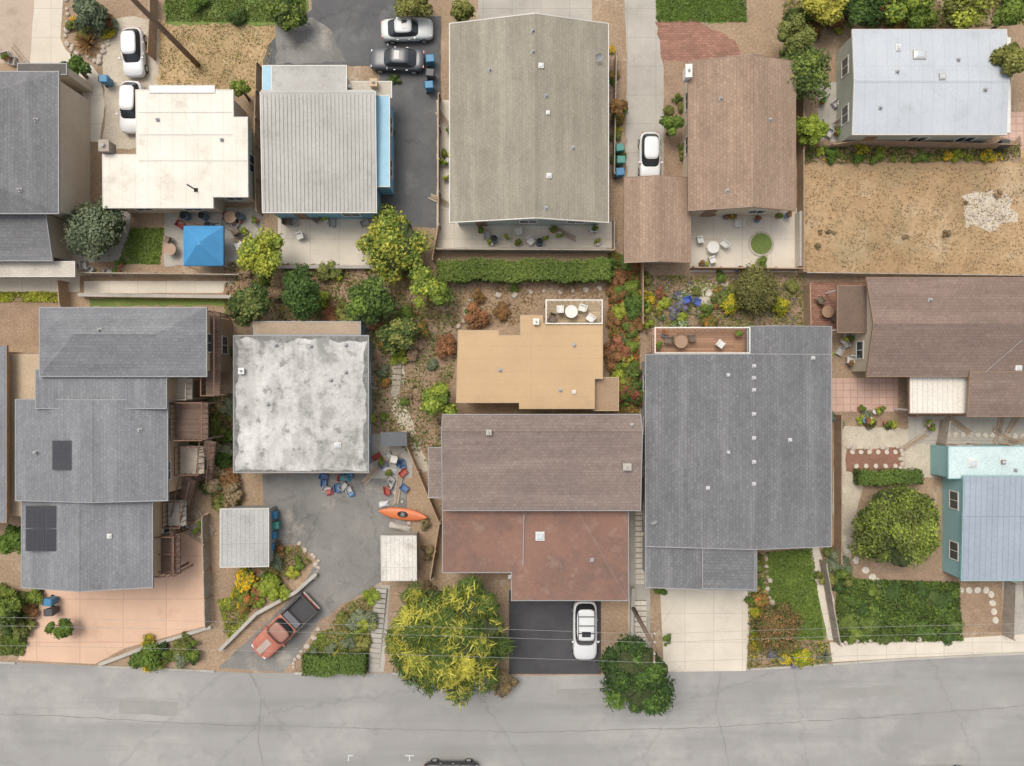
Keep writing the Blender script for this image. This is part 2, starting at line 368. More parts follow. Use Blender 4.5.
G['rust']=leafmat('leaf_rust',(.09,.05,.025),(.34,.18,.08))
G['brown']=leafmat('leaf_brown',(.08,.06,.035),(.3,.23,.12))
G['straw']=leafmat('dry_straw',(.17,.12,.07),(.36,.28,.17))
G['fy']=leafmat('petal_yellow',(.35,.22,.01),(.6,.42,.03)); G['fo']=leafmat('petal_orange',(.3,.08,.02),(.55,.18,.05))
G['fp']=leafmat('petal_purple',(.09,.06,.18),(.25,.18,.4)); G['fw']=leafmat('petal_white',(.35,.35,.3),(.6,.6,.55)); G['fr']=leafmat('petal_red',(.2,.03,.03),(.42,.08,.07))
COLW={'green':'green','mid':'mid green','dark':'dark green','olive':'olive green','dolive':'dark olive','lime':'lime green','yellow':'yellow-green','grey':'grey-green','rust':'rusty','brown':'dry brown','straw':'straw-coloured'}
ts=[100]
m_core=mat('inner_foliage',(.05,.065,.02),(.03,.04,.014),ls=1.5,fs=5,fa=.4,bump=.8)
def tree(px,py,rpx,h,kind,n=None,K=22,leaf=.15,elong=1.0,label=None,rag=.28,flat=.75,name='tree',kind2=None,k2=.5,csz=.2,wid=.55,core=False):
    ts[0]+=1
    R_=rpx/S*(CH-h*.75)/CH; Hh=min(R_*2*flat,h*.9); zc=h-Hh*.55
    x,y=W(px,py,zc)
    n=n or int(1100*R_*R_*1.0+1500)
    e=empty(name,label or f'{COLW[kind]} leafy tree standing in a yard','tree',(x,y,0))
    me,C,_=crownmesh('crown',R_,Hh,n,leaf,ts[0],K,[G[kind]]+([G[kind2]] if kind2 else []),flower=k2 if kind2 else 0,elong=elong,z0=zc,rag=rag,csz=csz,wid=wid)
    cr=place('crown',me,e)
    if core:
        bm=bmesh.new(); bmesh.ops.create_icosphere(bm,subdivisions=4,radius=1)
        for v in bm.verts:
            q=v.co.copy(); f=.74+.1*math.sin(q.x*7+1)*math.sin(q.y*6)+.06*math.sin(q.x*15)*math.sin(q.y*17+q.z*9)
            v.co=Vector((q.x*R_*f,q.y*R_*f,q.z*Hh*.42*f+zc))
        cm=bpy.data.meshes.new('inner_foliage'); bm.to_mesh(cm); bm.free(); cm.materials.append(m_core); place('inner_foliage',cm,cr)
    mb=MB(); tr=.07*R_+.05
    mb.tube([(0,0,-.1),(.05,.03,zc*.4),(.0,.1,zc*.8),(.03,.05,zc+Hh*.2)],[tr*1.4,tr,tr*.8,tr*.3])
    for i in range(min(6,len(C))):
        c=C[i]; mb.tube([(0,.05,zc*.55+i*.06),(c[0]*.5,c[1]*.5,zc*.8+c[2]*.4),(c[0],c[1],zc+c[2])],[tr*.5,tr*.35,tr*.12],6)
    mb.obj('trunk',m_bark,e,smooth=True)
    return e
def hash_(k): return sum(ord(c)*(i+1) for i,c in enumerate(k))
SH={}
for k in ('green','mid','dark','olive','dolive','lime','yellow','grey','rust','brown','straw'):
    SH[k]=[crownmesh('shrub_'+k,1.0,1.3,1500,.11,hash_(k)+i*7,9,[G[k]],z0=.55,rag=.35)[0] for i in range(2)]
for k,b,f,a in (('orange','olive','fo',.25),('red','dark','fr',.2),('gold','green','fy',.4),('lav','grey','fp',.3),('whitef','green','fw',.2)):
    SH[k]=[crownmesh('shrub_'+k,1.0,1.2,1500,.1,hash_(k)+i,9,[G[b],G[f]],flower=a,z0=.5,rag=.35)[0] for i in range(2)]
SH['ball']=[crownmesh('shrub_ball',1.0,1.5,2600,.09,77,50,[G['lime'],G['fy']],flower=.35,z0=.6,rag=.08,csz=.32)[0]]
SL=dict(COLW); SL.update(orange='orange-flowering',red='red-flowering',gold='yellow-flowering',lav='purple-flowering',whitef='white-flowering',ball='rounded bright yellow')
nshr=[0]
def shrub(px,py,rpx,kind,hs=.8,bed='in a planting bed'):
    nshr[0]+=1
    r=rpx/S*1.05; x,y=W(px,py,.3)
    place('shrub',random.choice(SH[kind]),None,(x,y,0),random.uniform(0,6.28),label=f'{SL[kind]} garden shrub {bed}',cat='shrub',group='garden shrubs in the yards',scale=(r*random.uniform(.9,1.1),r*random.uniform(.9,1.1),r*hs*random.uniform(.8,1.2)))
def scatter(pp,n,kinds,rmin,rmax,bed='in a planting bed',hs=.8):
    xs=[p[0] for p in pp];ys=[p[1] for p in pp];c=0;t=0
    while c<n and t<5000:
        t+=1; x=random.uniform(min(xs),max(xs));y=random.uniform(min(ys),max(ys))
        if inpoly(x,y,pp): shrub(x,y,rmin+(rmax-rmin)*random.random()**1.5,random.choice(kinds),hs=hs,bed=bed); c+=1
def cover(name,pp,n,kinds,leaf=.1,hgt=.15,label=None,flower=None,fa=.1,clump=.45):
    ts[0]+=1
    p=[W(*q) for q in pp]; xs=[q[0] for q in p];ys=[q[1] for q in p]
    rng=np.random.default_rng(ts[0]); pts=[]
    X=rng.uniform(min(xs),max(xs),n*4);Y=rng.uniform(min(ys),max(ys),n*4)
    for x,y in zip(X,Y):
        c=math.sin(x*1.7+y*.8)*math.sin(y*2.1-x*.6)
        if rng.random()<1-clump+clump*c and inpoly(x,y,p): pts.append((x,y))
        if len(pts)>=n: break
    n=len(pts); P=np.array([(a,b,0) for a,b in pts])
    cl=np.sin(P[:,0]*1.7+P[:,1]*.8)*np.sin(P[:,1]*2.1-P[:,0]*.6)+.5*np.sin(P[:,0]*4.3)*np.sin(P[:,1]*3.9)
    P[:,2]=.03+hgt*rng.uniform(0,1,n)*(.6+.4*cl)
    tone=.45+.2*cl+.35*rng.uniform(-1,1,n)
    mats=[G[k] for k in kinds]; mi=rng.integers(0,len(mats),n)
    if flower: mats.append(G[flower]); mi=np.where(rng.uniform(0,1,n)<fa,len(mats)-1,mi)
    me=leafmesh(name,P,rng.normal(size=(n,3))*.6+np.array([0,0,.8]),leaf,tone,mats,mi,1.3,seed=ts[0])
    place(name,me,kind='stuff',label=label or 'low leafy ground cover in a yard',cat='ground cover')
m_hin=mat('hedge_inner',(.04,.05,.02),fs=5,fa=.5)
def hedge(px0,py0,px1,py1,h,kind,label,dens=420):
    ts[0]+=1; rng=np.random.default_rng(ts[0])
    x0,y1=W(px0,py0,h);x1,y0=W(px1,py1,h); cx,cy=(x0+x1)/2,(y0+y1)/2; w,d=(x1-x0)/2,(y1-y0)/2
    n=int(dens*(4*w*d)+300*(w+d)*h)
    P=rng.uniform(-1,1,(n,3)); f=rng.uniform(0,1,n)
    P[:,2]=np.where(f<.6,1,P[:,2]); s=rng.integers(0,4,n)
    P[:,0]=np.where((f>=.6)&(s==0),1,np.where((f>=.6)&(s==1),-1,P[:,0])); P[:,1]=np.where((f>=.6)&(s==2),1,np.where((f>=.6)&(s==3),-1,P[:,1]))
    nr=np.where(np.abs(P)>.99,P,0)+rng.normal(size=(n,3))*.5
    Q=np.stack([P[:,0]*w,P[:,1]*d,(P[:,2]*.5+.5)*h],1)
    wob=.12*np.sin(Q[:,0]*1.3)+.08*np.sin(Q[:,0]*3.1+1); Q[:,1]+=wob*min(1,d); Q+=rng.normal(size=(n,3))*.07
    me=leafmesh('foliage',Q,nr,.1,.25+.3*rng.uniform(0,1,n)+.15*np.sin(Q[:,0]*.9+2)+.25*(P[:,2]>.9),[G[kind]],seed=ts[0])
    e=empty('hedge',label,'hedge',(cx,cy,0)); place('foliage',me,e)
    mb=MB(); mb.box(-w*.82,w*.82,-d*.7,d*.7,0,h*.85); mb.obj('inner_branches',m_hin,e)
# ------------------------------------------------------------ houses
wf=MB(); wf.box(-.75,.75,-.06,0,.5,.58);wf.box(-.75,.75,-.06,0,-.58,-.5);wf.box(-.75,-.67,-.06,0,-.5,.5);wf.box(.67,.75,-.06,0,-.5,.5);wf.box(-.025,.025,-.05,-.03,-.5,.5)
ME_WF=wf.mesh('frame',m_white)
wp=MB(); wp.box(-.67,.67,-.03,.02,-.5,.5); ME_WP=wp.mesh('window',m_glass)
m_door=paint((.25,.14,.08),.5)
dr=MB(); dr.box(-.45,.45,-.05,.02,0,2.05); ME_D=dr.mesh('door',m_door)
hd=MB(); hd.box(.3,.36,-.12,-.05,1.0,1.06); ME_H=hd.mesh('handle',m_metal)
class House:
    def __init__(s,label,cx,cy,wall,trim=None,cat='house',name='house'):
        s.x,s.y=W(cx,cy); s.e=empty(name,label,cat,(s.x,s.y,0)); s.wall=wall; s.trim=trim; s.secs=[]; s.door=False
    def L(s,px,py,h): a=W(px,py,h); return (a[0]-s.x,a[1]-s.y)
    def sec(s,rect,h,kind,rise,m,oh=.4,ridge=.5,thick=.14,hip=2.0,walls=True,zb=0,wallm=None,trim=True,name='roof'):
        x0,y1=s.L(rect[0],rect[1],h); x1,y0=s.L(rect[2],rect[3],h); Ht=h+rise
        if kind in('gy','hy'): xr=x0+(x1-x0)*ridge; 
        if kind in('gx','hx'): yr=y1-(y1-y0)*ridge
        if kind=='gy':
            T=[(x0,y0,h),(xr,y0,Ht),(x1,y0,h),(x1,y1,h),(xr,y1,Ht),(x0,y1,h)];F=[(0,1,4,5),(1,2,3,4)];P=list(range(6))
            zf=lambda x,y:(h+rise*(x-x0)/(xr-x0)) if x<xr else h+rise*(x1-x)/(x1-xr)
        elif kind=='gx':
            T=[(x0,y0,h),(x1,y0,h),(x1,yr,Ht),(x1,y1,h),(x0,y1,h),(x0,yr,Ht)];F=[(0,1,2,5),(5,2,3,4)];P=list(range(6))
            zf=lambda x,y:(h+rise*(y-y0)/(yr-y0)) if y<yr else h+rise*(y1-y)/(y1-yr)
        elif kind=='hx':
            T=[(x0,y0,h),(x1,y0,h),(x1,y1,h),(x0,y1,h),(x0+hip,yr,Ht),(x1-hip,yr,Ht)];F=[(0,1,5,4),(1,2,5),(2,3,4,5),(3,0,4)];P=[0,1,2,3]
            zf=lambda x,y:h+rise*min(1,max(0,(x-x0)/hip),max(0,(x1-x)/hip),max(0,(y-y0)/(yr-y0)),max(0,(y1-y)/(y1-yr)))
        elif kind=='hy':
            T=[(x0,y0,h),(x1,y0,h),(x1,y1,h),(x0,y1,h),(xr,y0+hip,Ht),(xr,y1-hip,Ht)];F=[(0,1,4),(1,2,5,4),(2,3,5),(3,0,4,5)];P=[0,1,2,3]
            zf=lambda x,y:h+rise*min(1,max(0,(y-y0)/hip),max(0,(y1-y)/hip),max(0,(x-x0)/(xr-x0)),max(0,(x1-x)/(x1-xr)))
        else:
            zz={'flat':lambda u,v:0,'sl':lambda u,v:1-u,'sr':lambda u,v:u,'st':lambda u,v:v,'sb':lambda u,v:1-v}[kind]
            zf=lambda x,y:h+rise*zz((x-x0)/(x1-x0),(y-y0)/(y1-y0))
            T=[(x,y,zf(x,y)) for x,y in((x0,y0),(x1,y0),(x1,y1),(x0,y1))];F=[(0,1,2,3)];P=[0,1,2,3]
        s._roof(T,F,P,thick,m,trim,name)
        poly=[(T[i][0],T[i][1]) for i in P]
        if walls: s._walls(poly,zf,thick,oh,zb,wallm)
        s.secs.append(dict(b=(x0+oh,y0+oh,x1-oh,y1-oh),zf=zf,h=h,Ht=Ht,zb=zb,walls=walls,full=(x0,y0,x1,y1)))
        if kind in('gy','gx','hx','hy') and trim:
            mb=MB()
            if kind[1]=='y':
                a,b=(y0+.02,y1-.02) if kind=='gy' else (y0+hip,y1-hip); w=.14;dz=rise/(x1-x0)*2*w
                mb.add([(xr-w,a,Ht-dz+.02),(xr,a,Ht+.03),(xr+w,a,Ht-dz+.02),(xr-w,b,Ht-dz+.02),(xr,b,Ht+.03),(xr+w,b,Ht-dz+.02)],[(0,1,4,3),(1,2,5,4)])
            else:
                a,b=(x0+.02,x1-.02) if kind=='gx' else (x0+hip,x1-hip); w=.14;dz=rise/(y1-y0)*2*w
                mb.add([(a,yr-w,Ht-dz+.02),(a,yr,Ht+.03),(a,yr+w,Ht-dz+.02),(b,yr-w,Ht-dz+.02),(b,yr,Ht+.03),(b,yr+w,Ht-dz+.02)],[(0,3,4,1),(1,4,5,2)])
            mb.obj('ridge_cap',m,s.e)
        return s
    def poly(s,pts,h,m,oh=.3,thick=.16,zb=0,wallm=None,parapet=0,slope=(0,0),trim=True):
        p=ccw([s.L(a,b,h) for a,b in pts]); cx=sum(q[0] for q in p)/len(p);cy=sum(q[1] for q in p)/len(p)
        zf=lambda x,y:h+slope[0]*(x-cx)+slope[1]*(y-cy)
        T=[(x,y,zf(x,y)) for x,y in p]; n=len(p)
        s._roof(T,[tuple(range(n))],list(range(n)),thick,m,trim,'roof'); s._walls(p,zf,thick,oh,zb,wallm)
        xs=[q[0] for q in p];ys=[q[1] for q in p]
        s.secs.append(dict(b=(min(xs)+oh,min(ys)+oh,max(xs)-oh,max(ys)-oh),zf=zf,h=h,Ht=h,zb=zb,walls=False,full=(min(xs),min(ys),max(xs),max(ys))))
        q=offset(p,-oh)
        for i in range(n):
            a=Vector(q[i]);b=Vector(q[(i+1)%n]);Ln=(b-a).length
            if Ln<2.4: continue
            k=max(1,int(Ln/3.6)); ang=math.atan2(b.y-a.y,b.x-a.x)
            for j in range(k):
                c=a+(b-a)*((j+.5)/k); s.win(c.x,c.y,zb+1.55,ang)
        return s
    def _roof(s,T,F,P,th,m,trim,name):
        n=len(T); mb=MB(); mb.add(T+[(a,b,c-th) for a,b,c in T],F+[tuple(i+n for i in f[::-1]) for f in F]+[(P[i],P[i]+n,P[(i+1)%len(P)]+n,P[(i+1)%len(P)]) for i in range(len(P))])
        mb.obj(name,m,s.e)
        if trim and s.trim:
            pp=[T[i] for i in P]; a=offset(pp,.004); b=offset(pp,.075); k=len(pp); V=[]
            for i in range(k):
                z=pp[i][2]
                V+=[(a[i][0],a[i][1],z+.01),(b[i][0],b[i][1],z+.01),(b[i][0],b[i][1],z-th-.03),(a[i][0],a[i][1],z-th-.03)]
            mb=MB(); mb.add(V,[(4*i+j,4*i+(j+1)%4,4*((i+1)%k)+(j+1)%4,4*((i+1)%k)+j) for i in range(k) for j in range(4)])
            mb.obj('gutter',s.trim,s.e)
    def _walls(s,poly,zf,th,oh,zb,wallm):
        q=offset(poly,-oh); n=len(q)
        zs=[zf(x,y)-th-.01 for x,y in q]; mb=MB()
        mb.add([(x,y,zb) for x,y in q]+[(q[i][0],q[i][1],zs[i]) for i in range(n)],[(i,(i+1)%n,n+(i+1)%n,n+i) for i in range(n)])
        mb.obj('wall',wallm or s.wall,s.e)
    def win(s,x,y,z,ang):
        w=place('window',ME_WP,s.e,(x,y,z),ang); place('frame',ME_WF,w)
    def finish(s,step=3.4,skip=()):
        for i,c in enumerate(s.secs):
            if not c['walls']: continue
            x0,y0,x1,y1=c['b']
            for wi,(a,b,ang) in enumerate((((x0,y0),(x1,y0),0),((x1,y0),(x1,y1),math.pi/2),((x1,y1),(x0,y1),math.pi),((x0,y1),(x0,y0),-math.pi/2))):
                if wi in skip: continue
                Ln=math.dist(a,b); k=int(Ln/step)
                for j in range(k):
                    t=(j+.5)/k; x=a[0]+(b[0]-a[0])*t;y=a[1]+(b[1]-a[1])*t
                    ox,oy=x+.3*math.sin(ang),y-.3*math.cos(ang)
                    if any(d is not c and d['full'][0]-.9<ox<d['full'][2]+.9 and d['full'][1]-.9<oy<d['full'][3]+.9 for d in s.secs): continue
                    z=c['zb']+1.55
                    while z+.7<c['h']:
                        if not s.door and ang==0 and z<2:
                            s.door=True; d=place('door',ME_D,s.e,(x,y,c['zb']),ang); place('handle',ME_H,d)
                        else: s.win(x,y,z,ang)
                        z+=2.7
        return s
    def at(s,px,py):
        best=None
        for c in s.secs:
            z=c['h']
            for _ in range(4):
                x,y=s.L(px,py,z); z=c['zf'](x,y)
            f=c['full']
            if f[0]<=x<=f[2] and f[1]<=y<=f[3] and (best is None or z>best[2]): best=(x,y,z)
        if best is None:
            z=s.secs[0]['h']; x,y=s.L(px,py,z); best=(x,y,z)
        return best
    def vent(s,px,py,r=.07,hh=.22,m=None):
        x,y,z=s.at(px,py); mb=MB(); mb.box(x-.15,x+.15,y-.15,y+.15,z-.03,z+.03); mb.cyl(x,y,z+.02,z+hh,r); mb.cyl(x,y,z+hh,z+hh+.06,r*1.4,r*.8); mb.obj('vent_pipe',m or m_flash,s.e)
    def sky(s,px,py,w=.6,d=.6,m=None):
        x,y,z=s.at(px,py); mb=MB(); mb.box(x-w/2,x+w/2,y-d/2,y+d/2,z-.1,z+.12); o=mb.obj('skylight',m or m_white,s.e,bevel=.02)
        mb=MB(); mb.fr(x-w/2+.06,x+w/2-.06,y-d/2+.06,y+d/2-.06,z+.125,x-w/4,x+w/4,y-d/4,y+d/4,z+.19); mb.obj('dome',paint((.5,.53,.55),.25),o)
    def chim(s,px,py,w=.9,d=.7,hh=1.1,m=None):
        x,y,z=s.at(px,py); mb=MB(); mb.box(x-w/2,x+w/2,y-d/2,y+d/2,z-.5,z+hh); mb.box(x-w/2-.06,x+w/2+.06,y-d/2-.06,y+d/2+.06,z+hh+.002,z+hh+.1)
        c=mb.obj('chimney',m or m_brick,s.e); mb=MB(); mb.cyl(x,y,z+hh+.1,z+hh+.3,min(w,d)*.22,min(w,d)*.2); mb.obj('flue',m_flash,c)
    def solar(s,px,py,wpx,hpx,nx,ny):
        x,y,z=s.at(px,py); k=(CH-z)/CH/S; w=wpx*k/nx; d=hpx*k/ny
        for i in range(nx):
            for j in range(ny):
                cx=x+(i-(nx-1)/2)*w; cy=y+(j-(ny-1)/2)*d; zz=z+.14
                mb=MB(); mb.box(cx-w/2+.02,cx+w/2-.02,cy-d/2+.02,cy+d/2-.02,zz,zz+.04); mb.cur=1
                for a in range(6):
                    for b in range(4):
                        u=(w-.1)/4;v=(d-.1)/6; ux=cx-w/2+.05+b*u; vy=cy-d/2+.05+a*v
                        mb.box(ux+.003,ux+u-.003,vy+.003,vy+v-.003,zz+.041,zz+.047)
                mb.obj('solar_panel',[paint((.09,.09,.1),.4,.3),mat_sol],s.e)
    def stairs(s,p0,p1,z0,z1,w,m,n=None):
        a=Vector(s.L(*p0,z0));b=Vector(s.L(*p1,z1)); d=b-a;u=d.normalized();nn=Vector((-u.y,u.x))*w/2; n=n or max(4,int(abs(z1-z0)/.18))
        mb=MB()
        for i in range(n):
            q=a+d*(i/n);r=a+d*((i+.85)/n);z=z0+(z1-z0)*(i+.5)/n
            mb.prism(ccw([tuple(q-nn),tuple(r-nn),tuple(r+nn),tuple(q+nn)]),z-.04,z)
        st=mb.obj('stairs',m,s.e)
        for sg in (-1,1):
            mb=MB(); o=nn*sg; mb.tube([(a.x+o.x,a.y+o.y,z0+.9),(b.x+o.x,b.y+o.y,z1+.9)],.045,6); mb.tube([(a.x+o.x*1.04,a.y+o.y*1.04,z0-.1),(b.x+o.x*1.04,b.y+o.y*1.04,z1-.1)],.06,6)
            for i in range(0,n+1,2):
                q=a+d*(i/n)+o; z=z0+(z1-z0)*i/n; mb.box(q.x-.025,q.x+.025,q.y-.025,q.y+.025,z-.05,z+.88)
            mb.obj('handrail',m_woodr,st)
mat_sol=mat('solar_cell',(.03,.031,.038),(.04,.04,.048),rough=.3,spec=.4,bump=0)
tan_wall=mat('tan_stucco',(.5,.37,.24),(.44,.33,.22),fs=10,fa=.1)
beige_wall=mat('beige_siding',(.55,.47,.37),(.48,.41,.32),fs=10,fa=.1); blue_wall=mat('light_blue_siding',(.22,.42,.53),(.18,.36,.47),fs=10,fa=.08)
grey_wall=mat('grey_siding',(.36,.38,.38),(.3,.32,.32),fs=10,fa=.1); teal_wall=mat('teal_siding',(.27,.44,.45),(.23,.39,.4),fs=10,fa=.08)
olive_wall=mat('green_siding',(.4,.42,.35),fs=10,fa=.1)
t_white=paint((.55,.53,.49)); t_brown=paint((.24,.16,.11)); t_grey=paint((.26,.26,.26)); t_teal=paint((.25,.42,.43))
r_dg0=shingle('dark_grey_shingle',(.185,.187,.195),0); r_dg9=shingle('dark_grey_shingle_b',(.185,.187,.195),90)
A=House('two-storey house with dark grey shingle roof and beige side',20,160,beige_wall,t_grey)
A.sec((-110,72,58,213),4.6,'hy',1.1,r_dg9,ridge=.62,oh=.35,hip=2.2); A.sec((-110,206,44,258),4.0,'sb',-.9,r_dg0); A.finish(skip=(1,)); A.vent(36,120); A.vent(20,190)
A.sec((18,64,66,74),3.6,'flat',0,mat('dark_canopy',(.12,.11,.1)),oh=.1)
A3=House('small shed with pale flat roof beside a patio',20,245,beige_wall,t_white,cat='shed',name='shed')
A3.sec((-60,262,74,276),2.4,'flat',0,mat('pale_roof',(.5,.46,.4),ls=.6)); 
r_white=mat('white_roof_sheet',(.7,.66,.59),(.61,.57,.5),ls=.3,fs=6,fa=.06,pat='slab',pw=1.0,ph=40,pa=.12,stain=(.46,.41,.34),sts=.5,stt=.53,sta=.6,bump=.05)
B=House('single-storey house with stepped white metal roof',180,150,beige_wall,t_white)
B.poly([(137,91),(233,91),(233,118),(247,118),(247,196),(212,196),(212,207),(103,207),(103,155),(137,155)],3.2,r_white,slope=(0,.02))
B.sec((150,86,214,92),3.35,'flat',0,m_white,walls=False); B.vent(196,190,.05,1.4,m_rub); B.vent(158,120); B.vent(222,140); B.chim(108,148,.7,.8,.5,m_woodg)
mb=MB()
for a_,b_ in (((138,112),(231,106)),((138,160),(246,158)),((138,134),(232,133))):
    x0,y0=B.L(*a_,3.3);x1,y1=B.L(*b_,3.3); mb.box(x0,x1,y0-.04,y0+.04,3.1,3.26+(y0)*.02)
mb.obj('roof_seam',t_white,B.e)
r_rib=mat('ribbed_grey_roof',(.42,.41,.385),(.345,.335,.315),ls=.25,fs=5,fa=.1,stain=(.27,.26,.24),sts=.35,stt=.54,sta=.7,bump=.1)
C=House('house with ribbed pale grey roof and light blue trim',318,140,blue_wall,t_white)
C.sec((263,92,376,212),3.3,'gx',.5,r_rib,ridge=.02,oh=.25); C.sec((272,66,346,92),3.35,'flat',0,r_rib,oh=.25); C.sec((346,82,391,97),2.8,'flat',0,mat('pale_deck',(.45,.41,.34),ls=.5),oh=.1,walls=False)
C.sec((374,96,389,186),2.9,'flat',0,paint((.22,.42,.54)),oh=.1); C.finish(); C.chim(375,86,.5,.5,.6,tan_wall); C.vent(350,88,.1,.3)
C.sec((263,66,273,92),3.3,'flat',0,paint((.25,.44,.55)),walls=False)
mb=MB(); x0,yt=C.L(263,92,3.6); x1,yb=C.L(376,212,3.3); k=28
for i in range(k+1):
    x=x0+.05+(x1-x0-.1)*i/k; zt=C.secs[0]['zf'](x,yt-.3); zb_=C.secs[0]['zf'](x,yb+.02)
    mb.add([(x-.04,yb+.02,zb_),(x+.04,yb+.02,zb_),(x+.04,yt-.3,zt),(x-.04,yt-.3,zt),(x-.03,yb+.02,zb_+.06),(x+.03,yb+.02,zb_+.06),(x+.03,yt-.3,zt+.06),(x-.03,yt-.3,zt+.06)],[(4,5,6,7),(0,1,5,4),(1,2,6,5),(2,3,7,6),(3,0,4,7)])
mb.obj('roof_rib',r_rib,C.e)
r_ol=shingle('olive_grey_shingle',(.285,.26,.21),90,pa=.1)
D=House('long house with low olive-grey shingle gable roof',530,120,mat('sage_siding',(.42,.45,.4)),t_white)
D.sec((450,24,608,222),3.2,'gy',1.5,r_ol,ridge=.535,oh=.45); D.finish()
for p in ((533,31),(533,52),(573,148),(546,208),(546,96),(490,70)): D.vent(*p)
D.sky(541,66,.4,.4); D.sky(549,176,.4,.4); D.sky(548,113,.3,.3)
r_br=shingle('tan_brown_shingle',(.32,.23,.17),90,c2=(.27,.19,.14),pa=.18)
E=House('house with brown shingle gable roof and side wing',742,140,beige_wall,t_brown)
E.sec((689,62,795,210),3.6,'gy',1.2,r_br,ridge=.55); E.sec((625,178,690,262),2.8,'gy',.6,r_br,ridge=.5); E.finish()
E.chim(687,74,.4,.9,.5,m_white); E.vent(721,99); E.vent(727,191); E.vent(770,120)
r_f=mat('pale_blue_grey_metal_roof',(.45,.475,.51),(.39,.42,.455),ls=.2,fs=6,fa=.06,pat='slab',pw=.9,ph=60,pa=.1,stain=(.33,.35,.365),sts=.5,stt=.55,sta=.55,bump=.05)
F_=House('mobile home with pale blue-grey metal roof',930,85,olive_wall,t_white,cat='mobile home')
F_.sec((853,30,1006,134),3.2,'gx',.3,r_f,ridge=.5,oh=.2); F_.sec((1000,38,1010,132),3.0,'flat',0,m_white,walls=False); F_.finish()
for p in ((897,72),(958,60),(880,108),(985,90)): F_.vent(*p)
F_.sky(942,77,.5,.5,m_concd); F_.sky(919,55,1.0,.7,m_concd); F_.sky(898,48,.4,.5)
# G
Gh=House('three-level grey-roofed house with timber decks and solar panels',110,450,tan_wall,t_grey)
rg=shingle('grey_shingle',(.215,.22,.232),0,c2=(.175,.18,.192)); rg9=shingle('grey_shingle_b',(.215,.22,.232),90,c2=(.175,.18,.192))
Gh.sec((40,308,206,376),5.8,'hx',1.1,rg,ridge=.4,hip=3.2); Gh.sec((36,370,166,408),5.5,'flat',0,rg9)
Gh.sec((16,400,167,500),5.0,'gy',.9,rg9,ridge=.55); Gh.sec((22,496,152,587),4.5,'gy',1.0,rg9,ridge=.5); Gh.finish()
Gh.solar(46,528,38,46,2,2); Gh.solar(63,455,19,30,1,1); Gh.vent(100,330); Gh.vent(140,430); Gh.vent(37,452,.1,.3)
Gh.sky(110,536,.35,.35)
def deck(h,rect,z,m=m_deck,rail=True,lab=None,railm=None):
    x0,y1=h.L(rect[0],rect[1],z);x1,y0=h.L(rect[2],rect[3],z)
    mb=MB(); mb.box(x0,x1,y0,y1,z-.15,z); d=mb.obj('deck',m,h.e,label=lab)
    for x in (x0+.1,x1-.1):
        for y in (y0+.1,y1-.1): MB().box(x-.07,x+.07,y-.07,y+.07,0,z-.15).obj('support_post',m_wood,d)
    if rail:
        mb=MB()
        q2=[(x0+.05,y0+.05),(x1-.05,y0+.05),(x1-.05,y1-.05),(x0+.05,y1-.05)]
        for i in range(4):
            a=q2[i];b=q2[(i+1)%4]; n=max(2,int(math.dist(a,b)/.4))
            for j in range(n):
                x=a[0]+(b[0]-a[0])*j/n;y=a[1]+(b[1]-a[1])*j/n; mb.box(x-.02,x+.02,y-.02,y+.02,z,z+.95)
        mb.box(x0,x1,y0,y0+.08,z+.95,z+1.0);mb.box(x0,x1,y1-.08,y1,z+.95,z+1.0);mb.box(x0,x0+.08,y0+.08,y1-.08,z+.95,z+1.0);mb.box(x1-.08,x1,y0+.08,y1-.08,z+.95,z+1.0)
        mb.obj('railing',railm or m_woodr,d)
deck(Gh,(206,312,220,396),4.2,m_deckr); deck(Gh,(176,402,208,440),3.5,m_deckr); deck(Gh,(168,378,192,400),3.0,m_conc,railm=m_woodg)
deck(Gh,(180,446,204,474),2.6,m_woodg,railm=m_woodr); deck(Gh,(152,534,180,574),2.4,m_deckr); deck(Gh,(168,500,186,526),1.6,m_concd,railm=m_woodr)
Gh.stairs((206,478),(210,440),1.4,3.4,.85,m_deckr); Gh.stairs((178,528),(190,478),.2,2.4,.85,m_deckr)
N_=House('house with grey roof and tan flat annexe',-30,430,tan_wall,t_brown)
N_.sec((-150,346,6,522),4.2,'sl',1.0,rg9); N_.sec((6,354,42,516),3.2,'flat',0,mat('tan_flat_roof',(.45,.35,.24),(.39,.3,.21),ls=.4),wallm=tan_wall); N_.finish()
# H
r_h=mat('weathered_white_roof',(.45,.44,.42),(.35,.345,.33),ls=.35,fs=3,fa=.14,stain=(.2,.195,.185),sts=.3,stt=.47,sta=.8,bump=.3,streak=((.6,.59,.57),(.5,.16,1),.8),speck=((.15,.145,.14),1.3,.7))
H_=House('house with flat weathered pale grey roof, dark stained edges',300,405,mat('blue_grey_siding',(.25,.36,.42)),t_grey)
H_.sec((234,336,368,472),3.3,'flat',0,r_h,oh=.35); H_.sec((254,322,360,334),2.7,'flat',0,mat('tan_deck_top',(.36,.28,.2)),oh=.1); H_.finish()
for p in ((276,345),(311,346),(346,345),(346,372),(268,404),(331,380)): H_.vent(*p,.09,.2)
H_.chim(243,371,.35,.35,.3,m_metal); H_.sky(338,445,.5,.4)
x0,y1=H_.L(234,336,3.3);x1,y0=H_.L(368,472,3.3)
dk=mat('roof_edge_tar',(.12,.115,.11),(.22,.215,.205),ls=1.2,fs=5,fa=.3)
rr_=random.Random(5)
